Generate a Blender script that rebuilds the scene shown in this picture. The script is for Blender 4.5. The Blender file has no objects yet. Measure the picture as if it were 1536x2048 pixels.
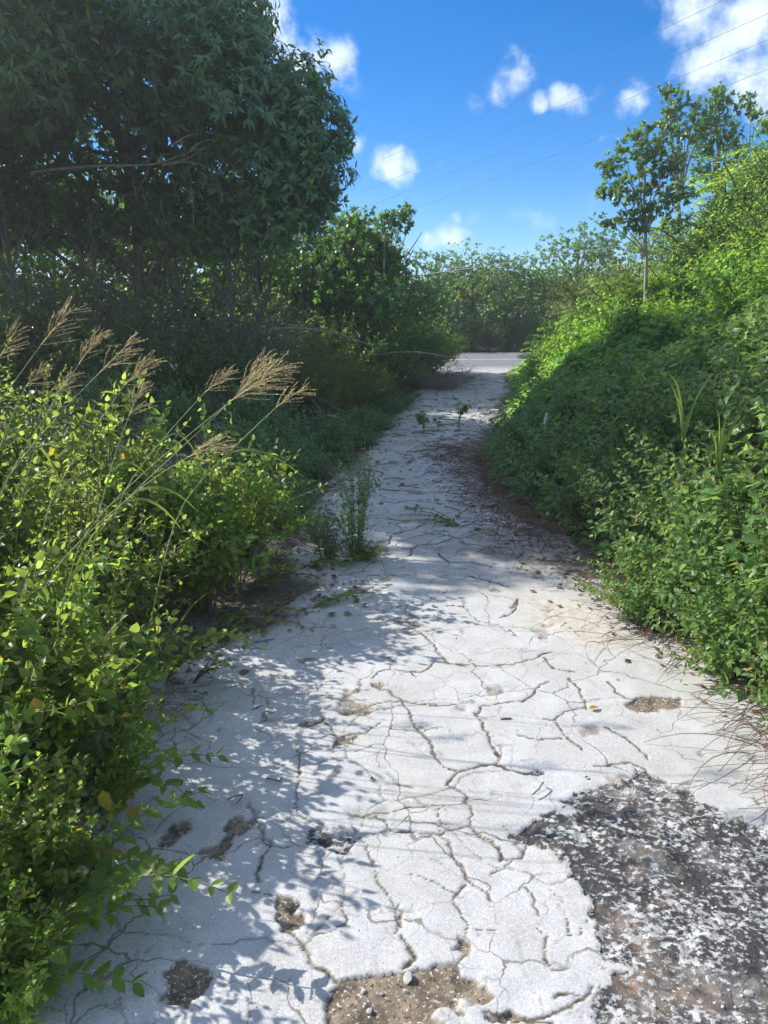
import bpy, math
import numpy as np
from math import radians as R, pi

rng = np.random.default_rng(11)
scene = bpy.context.scene

# ------------------------------------------------------------------ camera, sky, sun, exposure
PITCH = R(14.5)
CAMZ = 1.6
F = 1480.0
cam_d = bpy.data.cameras.new('camera')
cam_d.sensor_fit = 'VERTICAL'
cam_d.sensor_height = 36.0
cam_d.lens = 36.0 * F / 2048.0
cam_d.clip_start = 0.05
cam_d.clip_end = 2000
cam = bpy.data.objects.new('camera', cam_d)
scene.collection.objects.link(cam)
cam.location = (0, 0, CAMZ)
cam.rotation_euler = (pi / 2 - PITCH, 0, 0)
scene.camera = cam

SUN_EL = R(38)
SUN_DIR = np.array([-0.93, 0.36, 0.0]); SUN_DIR /= np.linalg.norm(SUN_DIR)
SUN_AZ = math.atan2(SUN_DIR[0], SUN_DIR[1])          # clockwise from +Y
sun_vec = np.array([SUN_DIR[0] * math.cos(SUN_EL), SUN_DIR[1] * math.cos(SUN_EL), math.sin(SUN_EL)])

SKY_STRENGTH = 0.15
HAZE = 0.0030
world = bpy.data.worlds.new('World')
scene.world = world
world.use_nodes = True
wn, wl = world.node_tree.nodes, world.node_tree.links
wn.clear()
w_out = wn.new('ShaderNodeOutputWorld')
w_bg = wn.new('ShaderNodeBackground')
w_bg.inputs['Strength'].default_value = SKY_STRENGTH
wl.new(w_bg.outputs[0], w_out.inputs[0])
sky = wn.new('ShaderNodeTexSky')
sky.sky_type = 'NISHITA'
sky.sun_disc = False
sky.sun_elevation = SUN_EL
sky.sun_rotation = SUN_AZ
sky.air_density = 0.75
sky.dust_density = 0.0
sky.ozone_density = 3.0
hsv = wn.new('ShaderNodeHueSaturation')
hsv.inputs['Hue'].default_value = 0.505
hsv.inputs['Saturation'].default_value = 1.42
hsv.inputs['Value'].default_value = 0.51
wl.new(sky.outputs[0], hsv.inputs['Color'])


def pix_dir(px, py):
    a, b = (px - 768) / F, (1024 - py) / F
    d = np.array([a, math.cos(PITCH) + b * math.sin(PITCH), -math.sin(PITCH) + b * math.cos(PITCH)])
    return d


def at(px, py, Y):
    """the point of the place that stands Y metres ahead on the sight line of a photograph pixel"""
    d = pix_dir(px, py)
    return np.array([d[0], d[1], d[2]]) * (Y / d[1]) + np.array([0, 0, CAMZ])


def gnd(px, py, z=0.0):
    d = pix_dir(px, py)
    return (np.array([0, 0, CAMZ]) + d * ((z - CAMZ) / d[2]))


# clouds: soft puffs of vapour mixed into the sky by direction
CLOUDS = [  # direction given as a sight line, angular size, amount
    (520, 15, .045, 1.1), (535, 60, .048, 1.2), (560, 100, .045, 1.15), (600, 120, .042, 1.1), (640, 112, .042, 1.1), (668, 108, .040, 1.15), (675, 150, .034, .9), (698, 185, .028, .75),
    (1420, -30, .085, 1.1), (1500, 50, .085, 1.15), (1540, 130, .085, 1.1), (1400, 150, .055, 1.0), (1600, 0, .14, 1.1),
    (1370, 120, .030, .7), (1275, 205, .036, .75),
    (1030, 138, .040, .75), (1010, 175, .035, .55), (1165, 195, .036, .62), (1120, 190, .026, .5), (1075, 205, .022, .6), (945, 210, .026, .35),
    (790, 340, .046, 1.05), (770, 355, .028, .8), (870, 332, .022, .6), (715, 285, .022, .4),
    (900, 478, .034, .9), (860, 495, .030, .75), (910, 438, .018, .5), (935, 470, .02, .4), (955, 440, .035, .25), (1205, 270, .02, .3),
    (1080, 470, .09, .28), (1170, 440, .07, .25), (980, 520, .07, .22),
]
tc = wn.new('ShaderNodeTexCoord')
nz = wn.new('ShaderNodeTexNoise')
nz.inputs['Scale'].default_value = 22.0
nz.inputs['Detail'].default_value = 7.0
nz.inputs['Roughness'].default_value = 0.60
nz.inputs['Distortion'].default_value = 0.25
wl.new(tc.outputs['Generated'], nz.inputs['Vector'])


def wmath(op, a, b=None):
    n = wn.new('ShaderNodeMath'); n.operation = op
    for i, v in enumerate((a, b)):
        if v is None: continue
        if isinstance(v, (int, float)): n.inputs[i].default_value = v
        else: wl.new(v, n.inputs[i])
    return n.outputs[0]


last = None
blobs = [(pix_dir(px, py) / np.linalg.norm(pix_dir(px, py)), r, a) for px, py, r, a in CLOUDS]
for d, r, amt in blobs:
    vm = wn.new('ShaderNodeVectorMath'); vm.operation = 'DISTANCE'
    wl.new(tc.outputs['Generated'], vm.inputs[0]); vm.inputs[1].default_value = tuple(d)
    mr = wn.new('ShaderNodeMapRange'); mr.interpolation_type = 'SMOOTHSTEP'
    mr.inputs['From Min'].default_value = r * 1.05; mr.inputs['From Max'].default_value = 0.0
    mr.inputs['To Min'].default_value = 0.0; mr.inputs['To Max'].default_value = amt * .9
    wl.new(vm.outputs['Value'], mr.inputs['Value'])
    last = mr.outputs[0] if last is None else wmath('MAXIMUM', last, mr.outputs[0])
# extra clouds added only outside the view, to brighten and neutralise shadow fill
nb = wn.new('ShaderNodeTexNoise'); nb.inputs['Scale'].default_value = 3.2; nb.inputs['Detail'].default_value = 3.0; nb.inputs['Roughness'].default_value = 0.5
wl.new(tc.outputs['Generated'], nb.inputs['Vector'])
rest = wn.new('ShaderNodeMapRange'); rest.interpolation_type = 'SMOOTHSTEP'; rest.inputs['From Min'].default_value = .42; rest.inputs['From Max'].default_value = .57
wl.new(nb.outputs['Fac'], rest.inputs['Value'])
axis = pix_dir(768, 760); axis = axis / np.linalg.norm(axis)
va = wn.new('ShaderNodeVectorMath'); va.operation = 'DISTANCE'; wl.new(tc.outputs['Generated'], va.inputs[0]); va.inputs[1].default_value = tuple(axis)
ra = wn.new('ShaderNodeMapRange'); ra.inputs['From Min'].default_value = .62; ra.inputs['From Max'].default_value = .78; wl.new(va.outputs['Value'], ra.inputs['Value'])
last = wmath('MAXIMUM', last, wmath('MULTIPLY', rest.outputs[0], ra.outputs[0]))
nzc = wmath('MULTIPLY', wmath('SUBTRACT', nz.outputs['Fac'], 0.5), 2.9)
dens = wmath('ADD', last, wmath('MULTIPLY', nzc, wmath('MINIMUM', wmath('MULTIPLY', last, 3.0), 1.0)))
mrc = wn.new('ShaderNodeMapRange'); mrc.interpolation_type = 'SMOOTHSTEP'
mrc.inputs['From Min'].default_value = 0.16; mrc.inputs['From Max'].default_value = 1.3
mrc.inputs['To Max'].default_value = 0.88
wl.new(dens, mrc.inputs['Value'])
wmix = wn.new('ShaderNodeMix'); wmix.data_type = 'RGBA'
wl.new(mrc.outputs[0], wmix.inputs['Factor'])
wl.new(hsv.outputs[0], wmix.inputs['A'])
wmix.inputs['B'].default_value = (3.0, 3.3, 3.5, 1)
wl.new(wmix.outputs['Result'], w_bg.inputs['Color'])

sun_d = bpy.data.lights.new('sun', 'SUN')
sun_d.energy = 3.0
sun_d.angle = R(0.53)
sun_d.color = (1.0, 0.95, 0.86)
sun = bpy.data.objects.new('sun', sun_d)
scene.collection.objects.link(sun)
from mathutils import Vector
sun.rotation_euler = Vector(sun_vec).to_track_quat('Z', 'Y').to_euler()
sun.location = (-20, 10, 20)

scene.view_settings.view_transform = 'Standard'
scene.view_settings.look = 'None'
scene.view_settings.exposure = 1.38
scene.view_settings.gamma = 1.0
scene.view_settings.use_curve_mapping = False
scene.render.engine = 'CYCLES'
cy = scene.cycles
cy.max_bounces = 10; cy.diffuse_bounces = 6; cy.glossy_bounces = 2; cy.transmission_bounces = 7; cy.transparent_max_bounces = 4
cy.volume_bounces = 1
cy.caustics_reflective = False; cy.caustics_refractive = False
cy.sample_clamp_indirect = 6.0
cy.use_denoising = True
cy.use_adaptive_sampling = True
cy.adaptive_threshold = 0.015

# ------------------------------------------------------------------ helpers: numbers
def unit(v):
    v = np.asarray(v, float)
    n = np.linalg.norm(v, axis=-1, keepdims=True)
    return v / np.maximum(n, 1e-9)


def smooth(a, b, x):
    t = np.clip((np.asarray(x, float) - a) / (b - a), 0, 1)
    return t * t * (3 - 2 * t)


def hash2(i, j, seed):
    n = (i.astype(np.int64) * 374761393 + j.astype(np.int64) * 668265263 + seed * 1442695041) & 0x7fffffff
    n = ((n ^ (n >> 13)) * 1274126177) & 0x7fffffff
    n = n ^ (n >> 16)
    return (n & 0xffffff) / float(0xffffff)


def vnoise(x, y, seed=0):
    x = np.asarray(x, float); y = np.asarray(y, float)
    i, j = np.floor(x), np.floor(y)
    u, v = x - i, y - j
    u = u * u * (3 - 2 * u); v = v * v * (3 - 2 * v)
    a, b = hash2(i, j, seed), hash2(i + 1, j, seed)
    c, d = hash2(i, j + 1, seed), hash2(i + 1, j + 1, seed)
    return (a * (1 - u) + b * u) * (1 - v) + (c * (1 - u) + d * u) * v


def fbm(x, y, seed=0, oct=4):
    s, a, t = 0.0, 0.5, 0.0
    for k in range(oct):
        s = s + a * vnoise(np.asarray(x) * 2 ** k, np.asarray(y) * 2 ** k, seed + 17 * k); t += a; a *= 0.5
    return s / t


def cells(x, y, size, seed):
    """edge distance of a jittered cell pattern, metres"""
    gx, gy = x / size, y / size
    i0, j0 = np.floor(gx), np.floor(gy)
    f1 = np.full(x.shape, 9.0); f2 = np.full(x.shape, 9.0)
    for di in (-1, 0, 1):
        for dj in (-1, 0, 1):
            i, j = i0 + di, j0 + dj
            d = np.hypot(i + .1 + .8 * hash2(i, j, seed) - gx, j + .1 + .8 * hash2(i, j, seed + 5) - gy)
            lo = np.minimum(f1, d); f2 = np.minimum(f2, np.maximum(f1, d)); f1 = lo
    return (f2 - f1) * size * 0.5


# ------------------------------------------------------------------ helpers: meshes and objects
C = scene.collection


def mesh_of(name, V, T, mat=None, smooth_shade=False):
    V = np.ascontiguousarray(V, np.float32); T = np.ascontiguousarray(T, np.int32)
    me = bpy.data.meshes.new(name)
    me.vertices.add(len(V)); me.vertices.foreach_set('co', V.ravel())
    k = T.shape[1]
    me.loops.add(T.size); me.loops.foreach_set('vertex_index', T.ravel())
    me.polygons.add(len(T))
    me.polygons.foreach_set('loop_start', np.arange(0, T.size, k, dtype=np.int32))
    if smooth_shade: me.polygons.foreach_set('use_smooth', np.ones(len(T), bool))
    me.update(calc_edges=True)
    if mat: me.materials.append(mat)
    return me


class Geo:
    def __init__(s): s.v = []; s.t = []; s.n = 0
    def add(s, V, T):
        if len(V) == 0: return s
        s.v.append(np.asarray(V, float)); s.t.append(np.asarray(T) + s.n); s.n += len(V); return s
    def mesh(s, name, mat=None, sm=False):
        return mesh_of(name, np.concatenate(s.v), np.concatenate(s.t), mat, sm)


def obj(name, me, parent=None, loc=(0, 0, 0)):
    o = bpy.data.objects.new(name, me); C.objects.link(o); o.location = loc
    if parent: o.parent = parent
    return o


def tag(o, label=None, cat=None, group=None, kind=None):
    for k, v in (('label', label), ('category', cat), ('group', group), ('kind', kind)):
        if v: o[k] = v
    return o


def thing(name, label, cat, loc=(0, 0, 0), group=None, rz=0.0, sc=(1, 1, 1)):
    o = bpy.data.objects.new(name, None); C.objects.link(o)
    o.location = loc; o.rotation_euler = (0, 0, rz)
    o.scale = sc if hasattr(sc, '__len__') else (sc, sc, sc)
    return tag(o, label, cat, group)


def tube(P, r, sides=4):
    P = np.asarray(P, float); k = len(P)
    r = np.broadcast_to(np.asarray(r, float), (k,))
    tan = unit(np.gradient(P, axis=0))
    ref = np.array([0, 0, 1.0]) if abs(tan[:, 2]).mean() < 0.85 else np.array([1.0, 0, 0])
    a = unit(np.cross(tan, ref)); b = np.cross(tan, a)
    ang = np.arange(sides) * 2 * pi / sides
    V = (P[:, None] + r[:, None, None] * (np.cos(ang)[None, :, None] * a[:, None] + np.sin(ang)[None, :, None] * b[:, None])).reshape(-1, 3)
    i = np.arange(k - 1)[:, None] * sides + np.arange(sides)[None]
    j = np.arange(k - 1)[:, None] * sides + (np.arange(sides)[None] + 1) % sides
    T = np.concatenate([np.stack([i, j, j + sides], -1).reshape(-1, 3), np.stack([i, j + sides, i + sides], -1).reshape(-1, 3)])
    return V, T


def bez(a, b, c, n):
    t = np.linspace(0, 1, n)[:, None]
    return (1 - t) ** 2 * np.asarray(a) + 2 * t * (1 - t) * np.asarray(b) + t * t * np.asarray(c)


def wobble(P, amt):
    P = np.array(P, float); n = len(P)
    w = rng.normal(0, amt, (n, 3)); w[0] = 0
    P += np.cumsum(w, 0) * np.linspace(0.3, 1, n)[:, None]
    return P


# leaf outlines: x across, y along, z along the normal
def leaf_shape(kind):
    if kind == 'ovate':
        V = [(0, 0, 0), (0, .34, -.03), (0, .68, -.05), (0, 1, -.16), (-.3, .22, .05), (-.27, .56, .03), (.3, .22, .05), (.27, .56, .03)]
        T = [(0, 1, 4), (4, 1, 5), (1, 2, 5), (5, 2, 3), (0, 6, 1), (6, 7, 1), (1, 7, 2), (7, 3, 2)]
    elif kind == 'lance':
        V = [(0, 0, 0), (0, .5, .03), (0, 1, -.2), (-.13, .42, .05), (.13, .42, .05)]
        T = [(0, 1, 3), (3, 1, 2), (0, 4, 1), (4, 2, 1)]
    elif kind == 'simple':
        V = [(0, 0, 0), (0, .5, -.05), (0, 1, -.12), (-.3, .42, .05), (.3, .42, .05)]
        T = [(0, 1, 3), (3, 1, 2), (0, 4, 1), (4, 2, 1)]
    elif kind == 'flat':
        V = [(0, 0, 0), (-.3, .4, .04), (.3, .4, .04), (0, 1, -.08)]
        T = [(0, 2, 1), (1, 2, 3)]
    elif kind == 'serrate':
        ys = np.linspace(.04, .96, 9)
        V = [(0, 0, 0)] + [(0, y, -.05 * y - .08 * y * y) for y in ys] + [(0, 1.04, -.16)]
        n = len(V)
        wd = np.sin(np.pi * ys ** .75) * .34
        for s in (-1, 1):
            V += [(s * w * (1.0 if k % 2 == 0 else .90), y + (.03 if k % 2 == 0 else -.02), .06 - .12 * y * y + (.012 if k % 2 else -.008)) for k, (y, w) in enumerate(zip(ys, wd))]
        T = []
        for s, o in ((0, n), (1, n + 9)):
            for k in range(8):
                q = [(k + 1, k + 2, o + k + 1), (k + 1, o + k + 1, o + k)]
                T += q if s == 0 else [t[::-1] for t in q]
            T += [(0, 1, o) if s == 0 else (0, o, 1), (9, 10, o + 8) if s == 0 else (9, o + 8, 10)]
    elif kind == 'heart':
        V = [(0, .06, 0), (0, .45, -.03), (0, 1, -.14), (-.2, -.08, .03), (-.42, .2, .06), (-.3, .6, .03), (.2, -.08, .03), (.42, .2, .06), (.3, .6, .03)]
        T = [(0, 4, 3), (0, 1, 4), (4, 1, 5), (5, 1, 2), (0, 6, 7), (0, 7, 1), (7, 8, 1), (8, 2, 1)]
    return np.array(V, float), np.array(T)


LS = {k: leaf_shape(k) for k in ('ovate', 'lance', 'simple', 'flat', 'serrate', 'heart')}


def leaves(kind, P, D, N, L, W=None):
    """many leaves as triangles: base points, directions, rough normals, lengths"""
    V0, T0 = LS[kind]
    P = np.asarray(P, float); n = len(P)
    if n == 0: return np.zeros((0, 3)), np.zeros((0, 3), int)
    D = unit(D); X = unit(np.cross(D, N)); N = np.cross(X, D)
    L = np.broadcast_to(np.asarray(L, float), (n,)); W = L if W is None else np.broadcast_to(W, (n,))
    curl = rng.uniform(.3, 1.8, n)
    V = (P[:, None] + V0[None, :, 0:1] * (X * W[:, None])[:, None] + V0[None, :, 1:2] * (D * L[:, None])[:, None]
         + V0[None, :, 2:3] * (N * (L * curl)[:, None])[:, None])
    T = T0[None] + (np.arange(n) * len(V0))[:, None, None]
    return V.reshape(-1, 3), T.reshape(-1, 3)


# ------------------------------------------------------------------ materials
def mat_new(name):
    m = bpy.data.materials.new(name); m.use_nodes = True
    nt = m.node_tree; nt.nodes.clear()
    out = nt.nodes.new('ShaderNodeOutputMaterial')
    return m, nt.nodes, nt.links, out


def ramp(n, stops):
    r = n.new('ShaderNodeValToRGB'); e = r.color_ramp.elements
    while len(e) < len(stops): e.new(0.5)
    for k, (p, c) in enumerate(stops):
        e[k].position = p; e[k].color = (*c, 1)
    return r


def leaf_mat(name, dark, light, trans, yellow=0.02, rough=0.42, tfac=0.42, ycol=(.30, .22, .02)):
    m, n, l, out = mat_new(name)
    g = n.new('ShaderNodeNewGeometry'); oi = n.new('ShaderNodeObjectInfo')
    mid = tuple((a + b) / 2 for a, b in zip(dark, light))
    rp = ramp(n, [(0, dark), (.45, mid), (1 - yellow - .01, light), (1 - yellow, ycol)])
    l.new(g.outputs['Random Per Island'], rp.inputs[0])
    h = n.new('ShaderNodeHueSaturation')
    mr = n.new('ShaderNodeMapRange'); mr.inputs['To Min'].default_value = .488; mr.inputs['To Max'].default_value = .522
    l.new(oi.outputs['Random'], mr.inputs['Value']); l.new(mr.outputs[0], h.inputs['Hue'])
    mv = n.new('ShaderNodeMapRange'); mv.inputs['To Min'].default_value = .8; mv.inputs['To Max'].default_value = 1.2
    l.new(oi.outputs['Random'], mv.inputs['Value']); l.new(mv.outputs[0], h.inputs['Value'])
    l.new(rp.outputs[0], h.inputs['Color'])
    b = n.new('ShaderNodeBsdfPrincipled'); b.inputs['Roughness'].default_value = rough
    b.inputs['Specular IOR Level'].default_value = .42
    l.new(h.outputs[0], b.inputs['Base Color'])
    t = n.new('ShaderNodeBsdfTranslucent')
    tm = n.new('ShaderNodeMix'); tm.data_type = 'RGBA'; tm.blend_type = 'MULTIPLY'; tm.inputs['Factor'].default_value = 1
    rt = ramp(n, [(0, tuple(c * .7 for c in trans)), (.7, trans), (1 - yellow - .01, tuple(min(1, c * 1.35) for c in trans)), (1 - yellow, (.75, .5, .04))])
    l.new(g.outputs['Random Per Island'], rt.inputs[0])
    l.new(rt.outputs[0], t.inputs['Color'])
    mx = n.new('ShaderNodeMixShader'); mx.inputs[0].default_value = tfac
    l.new(b.outputs[0], mx.inputs[1]); l.new(t.outputs[0], mx.inputs[2])
    l.new(mx.outputs[0], out.inputs[0])
    return m


def bark_mat(name, c1, c2, scale=18, rough=.9):
    m, n, l, out = mat_new(name)
    tcn = n.new('ShaderNodeTexCoord'); mp = n.new('ShaderNodeMapping'); mp.inputs['Scale'].default_value = (1, 1, .25)
    l.new(tcn.outputs['Object'], mp.inputs[0])
    nn = n.new('ShaderNodeTexNoise'); nn.inputs['Scale'].default_value = scale; nn.inputs['Detail'].default_value = 6
    l.new(mp.outputs[0], nn.inputs['Vector'])
    rp = ramp(n, [(.3, c1), (.7, c2)]); l.new(nn.outputs['Fac'], rp.inputs[0])
    b = n.new('ShaderNodeBsdfPrincipled'); b.inputs['Roughness'].default_value = rough
    l.new(rp.outputs[0], b.inputs['Base Color'])
    bp = n.new('ShaderNodeBump'); bp.inputs['Strength'].default_value = .5; bp.inputs['Distance'].default_value = .02
    l.new(nn.outputs['Fac'], bp.inputs['Height']); l.new(bp.outputs[0], b.inputs['Normal'])
    l.new(b.outputs[0], out.inputs[0])
    return m


M = {}
M['front'] = leaf_mat('sunny_shrub_leaf', (.060, .135, .022), (.14, .22, .036), (.50, .68, .10), .015, tfac=.5)
M['soft'] = leaf_mat('soft_shrub_leaf', (.075, .175, .07), (.13, .235, .09), (.28, .52, .13), .004)
M['bramble'] = leaf_mat('bramble_leaf', (.065, .15, .045), (.16, .25, .075), (.40, .60, .12), .006, tfac=.42)
M['vine'] = leaf_mat('vine_leaf', (.075, .19, .03), (.15, .29, .045), (.50, .80, .09), .004, tfac=.5)
M['mango'] = leaf_mat('mango_leaf', (.06, .135, .065), (.12, .20, .09), (.26, .50, .12), .001, rough=.36, tfac=.32)
M['tree'] = leaf_mat('tree_leaf', (.055, .125, .040), (.12, .20, .055), (.34, .58, .07), .002, rough=.36, tfac=.38)
M['lit'] = leaf_mat('pale_tree_leaf', (.07, .15, .025), (.13, .21, .035), (.46, .66, .07), .01)
M['feather'] = leaf_mat('feathery_leaf', (.085, .18, .03), (.15, .25, .045), (.48, .74, .09), .003, tfac=.48)
M['olive'] = leaf_mat('fine_shrub_leaf', (.09, .16, .03), (.15, .21, .04), (.34, .46, .07), .004)
M['dryleaf'] = leaf_mat('dry_leaf', (.10, .065, .035), (.25, .17, .09), (.25, .15, .06), .05, rough=.8, tfac=.15)
M['yellow'] = leaf_mat('yellow_leaf', (.30, .20, .03), (.45, .30, .05), (.6, .4, .05), .05, tfac=.35)
M['grass'] = leaf_mat('grass_blade', (.08, .14, .03), (.16, .22, .05), (.45, .55, .08), .1)
M['stem'] = bark_mat('green_stem', (.10, .10, .035), (.20, .15, .07), 40)
M['bark'] = bark_mat('grey_bark', (.10, .085, .07), (.26, .235, .20))
M['pale'] = bark_mat('pale_bark', (.20, .18, .15), (.42, .39, .34))
M['twig'] = bark_mat('dead_twig', (.13, .11, .09), (.32, .28, .23), 30)
M['redtwig'] = bark_mat('dry_vine_stem', (.08, .042, .03), (.24, .14, .095), 25)
M['straw'] = bark_mat('dry_seed_head', (.34, .27, .12), (.64, .51, .25), 60)
M['culm'] = bark_mat('grass_culm', (.15, .22, .08), (.30, .36, .15), 30)
M['stone'] = bark_mat('limestone', (.36, .34, .31), (.68, .66, .63), 30)
M['wire'] = bark_mat('black_cable', (.03, .03, .03), (.05, .05, .05), 10, .5)
M['cable'] = bark_mat('grey_cable', (.35, .36, .36), (.5, .5, .5), 10, .5)

# ------------------------------------------------------------------ the lie of the land
LE_Y = [-4, 0, 1.5, 2.4, 3.1, 3.5, 3.9, 4.3, 4.9, 5.7, 6.6, 8, 9.4, 12, 14.5, 16, 17.2, 18.4]
LE_X = [-1.6, -1.6, -1.45, -1.3, -1.12, -.92, -.52, -.42, -.68, -.75, -.66, -.5, -.28, .12, .62, 1.2, 1.55, 1.2]
RE_Y = [-4, 0, 2, 3, 3.6, 4.3, 5.5, 7.5, 9.2, 12, 15, 17.2, 18.4]
RE_X = [2.4, 2.3, 2.15, 1.95, 1.72, 1.55, 1.30, 1.02, 1.12, 1.85, 2.45, 2.8, 3.4]
def xl(y): return np.interp(y, LE_Y, LE_X)
def xr(y): return np.interp(y, RE_Y, RE_X)
def z_path(y): return .47 * smooth(10, 18.4, y)
def road_axis(x): return 18.35 + .10 * (np.asarray(x, float) - 2.5)        # near edge of the road
ROAD_W = 6.8


def hz(x, y):
    """height of the ground"""
    x = np.asarray(x, float); y = np.asarray(y, float)
    base = z_path(y) - .035 + .10 * smooth(18, 26, y)
    dr = np.maximum(0, x - xr(y) - .10)
    rise = .40 * dr * smooth(0, .9, dr)
    rise = np.where(rise > 2.2, 2.2 + 1.2 * (1 - np.exp(-(rise - 2.2) / 1.2)), rise)
    near_road = smooth(-.6, -4.0, y - road_axis(x))
    rise = rise * near_road * smooth(-6, 1.5, y)
    dl = np.maximum(0, xl(y) - x - .1)
    left = .10 * dl * smooth(0, 1.5, dl); left = np.minimum(left, .7) * near_road
    beyond = smooth(1.0, 5.0, y - road_axis(x) - ROAD_W)
    far = beyond * (.35 + .02 * np.minimum(np.maximum(0, y - 30), 60))
    bumps = (fbm(x * 1.3, y * 1.3, 3) - .5) * .10 * np.clip(dr + dl + beyond, 0, 1)
    return base + rise + left + far + bumps


def Hh(x, y): return float(hz(np.array([x]), np.array([y]))[0])


gx = np.unique(np.concatenate([np.linspace(-300, -14, 30), np.linspace(-14, 14, 110), np.linspace(14, 300, 30)]))
gy = np.unique(np.concatenate([np.linspace(-60, -5, 14), np.linspace(-5, 30, 130), np.linspace(30, 600, 40)]))
GX, GY = np.meshgrid(gx, gy)
GZ = hz(GX, GY)
under_road = smooth(-.3, .1, GY - road_axis(GX)) * smooth(.3, -.1, GY - road_axis(GX) - ROAD_W)
GZ = GZ - .05 * under_road
ni, nj = len(gx), len(gy)
a = (np.arange(nj - 1)[:, None] * ni + np.arange(ni - 1)[None]).ravel()
ground_me = mesh_of('ground', np.stack([GX, GY, GZ], -1).reshape(-1, 3), np.stack([a, a + 1, a + ni + 1, a + ni], -1), smooth_shade=True)


def soil_mat():
    m, n, l, out = mat_new('leafy_soil')
    tcn = n.new('ShaderNodeTexCoord')
    n1 = n.new('ShaderNodeTexNoise'); n1.inputs['Scale'].default_value = 3; n1.inputs['Detail'].default_value = 8
    n2 = n.new('ShaderNodeTexVoronoi'); n2.inputs['Scale'].default_value = 38
    l.new(tcn.outputs['Object'], n1.inputs['Vector']); l.new(tcn.outputs['Object'], n2.inputs['Vector'])
    r1 = ramp(n, [(.3, (.07, .05, .032)), (.55, (.14, .105, .07)), (.8, (.24, .20, .15))])
    l.new(n1.outputs['Fac'], r1.inputs[0])
    mx = n.new('ShaderNodeMix'); mx.data_type = 'RGBA'; mx.blend_type = 'OVERLAY'; mx.inputs['Factor'].default_value = .5
    l.new(r1.outputs[0], mx.inputs['A']); l.new(n2.outputs['Color'], mx.inputs['B'])
    h = n.new('ShaderNodeHueSaturation'); h.inputs['Saturation'].default_value = .6; l.new(mx.outputs['Result'], h.inputs['Color'])
    b = n.new('ShaderNodeBsdfPrincipled'); b.inputs['Roughness'].default_value = .95
    l.new(h.outputs[0], b.inputs['Base Color'])
    bp = n.new('ShaderNodeBump'); bp.inputs['Strength'].default_value = .6; bp.inputs['Distance'].default_value = .02
    l.new(n2.outputs['Distance'], bp.inputs['Height']); l.new(bp.outputs[0], b.inputs['Normal'])
    l.new(b.outputs[0], out.inputs[0]); return m


ground_me.materials.append(soil_mat())
tag(obj('ground', ground_me), kind='structure')

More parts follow.
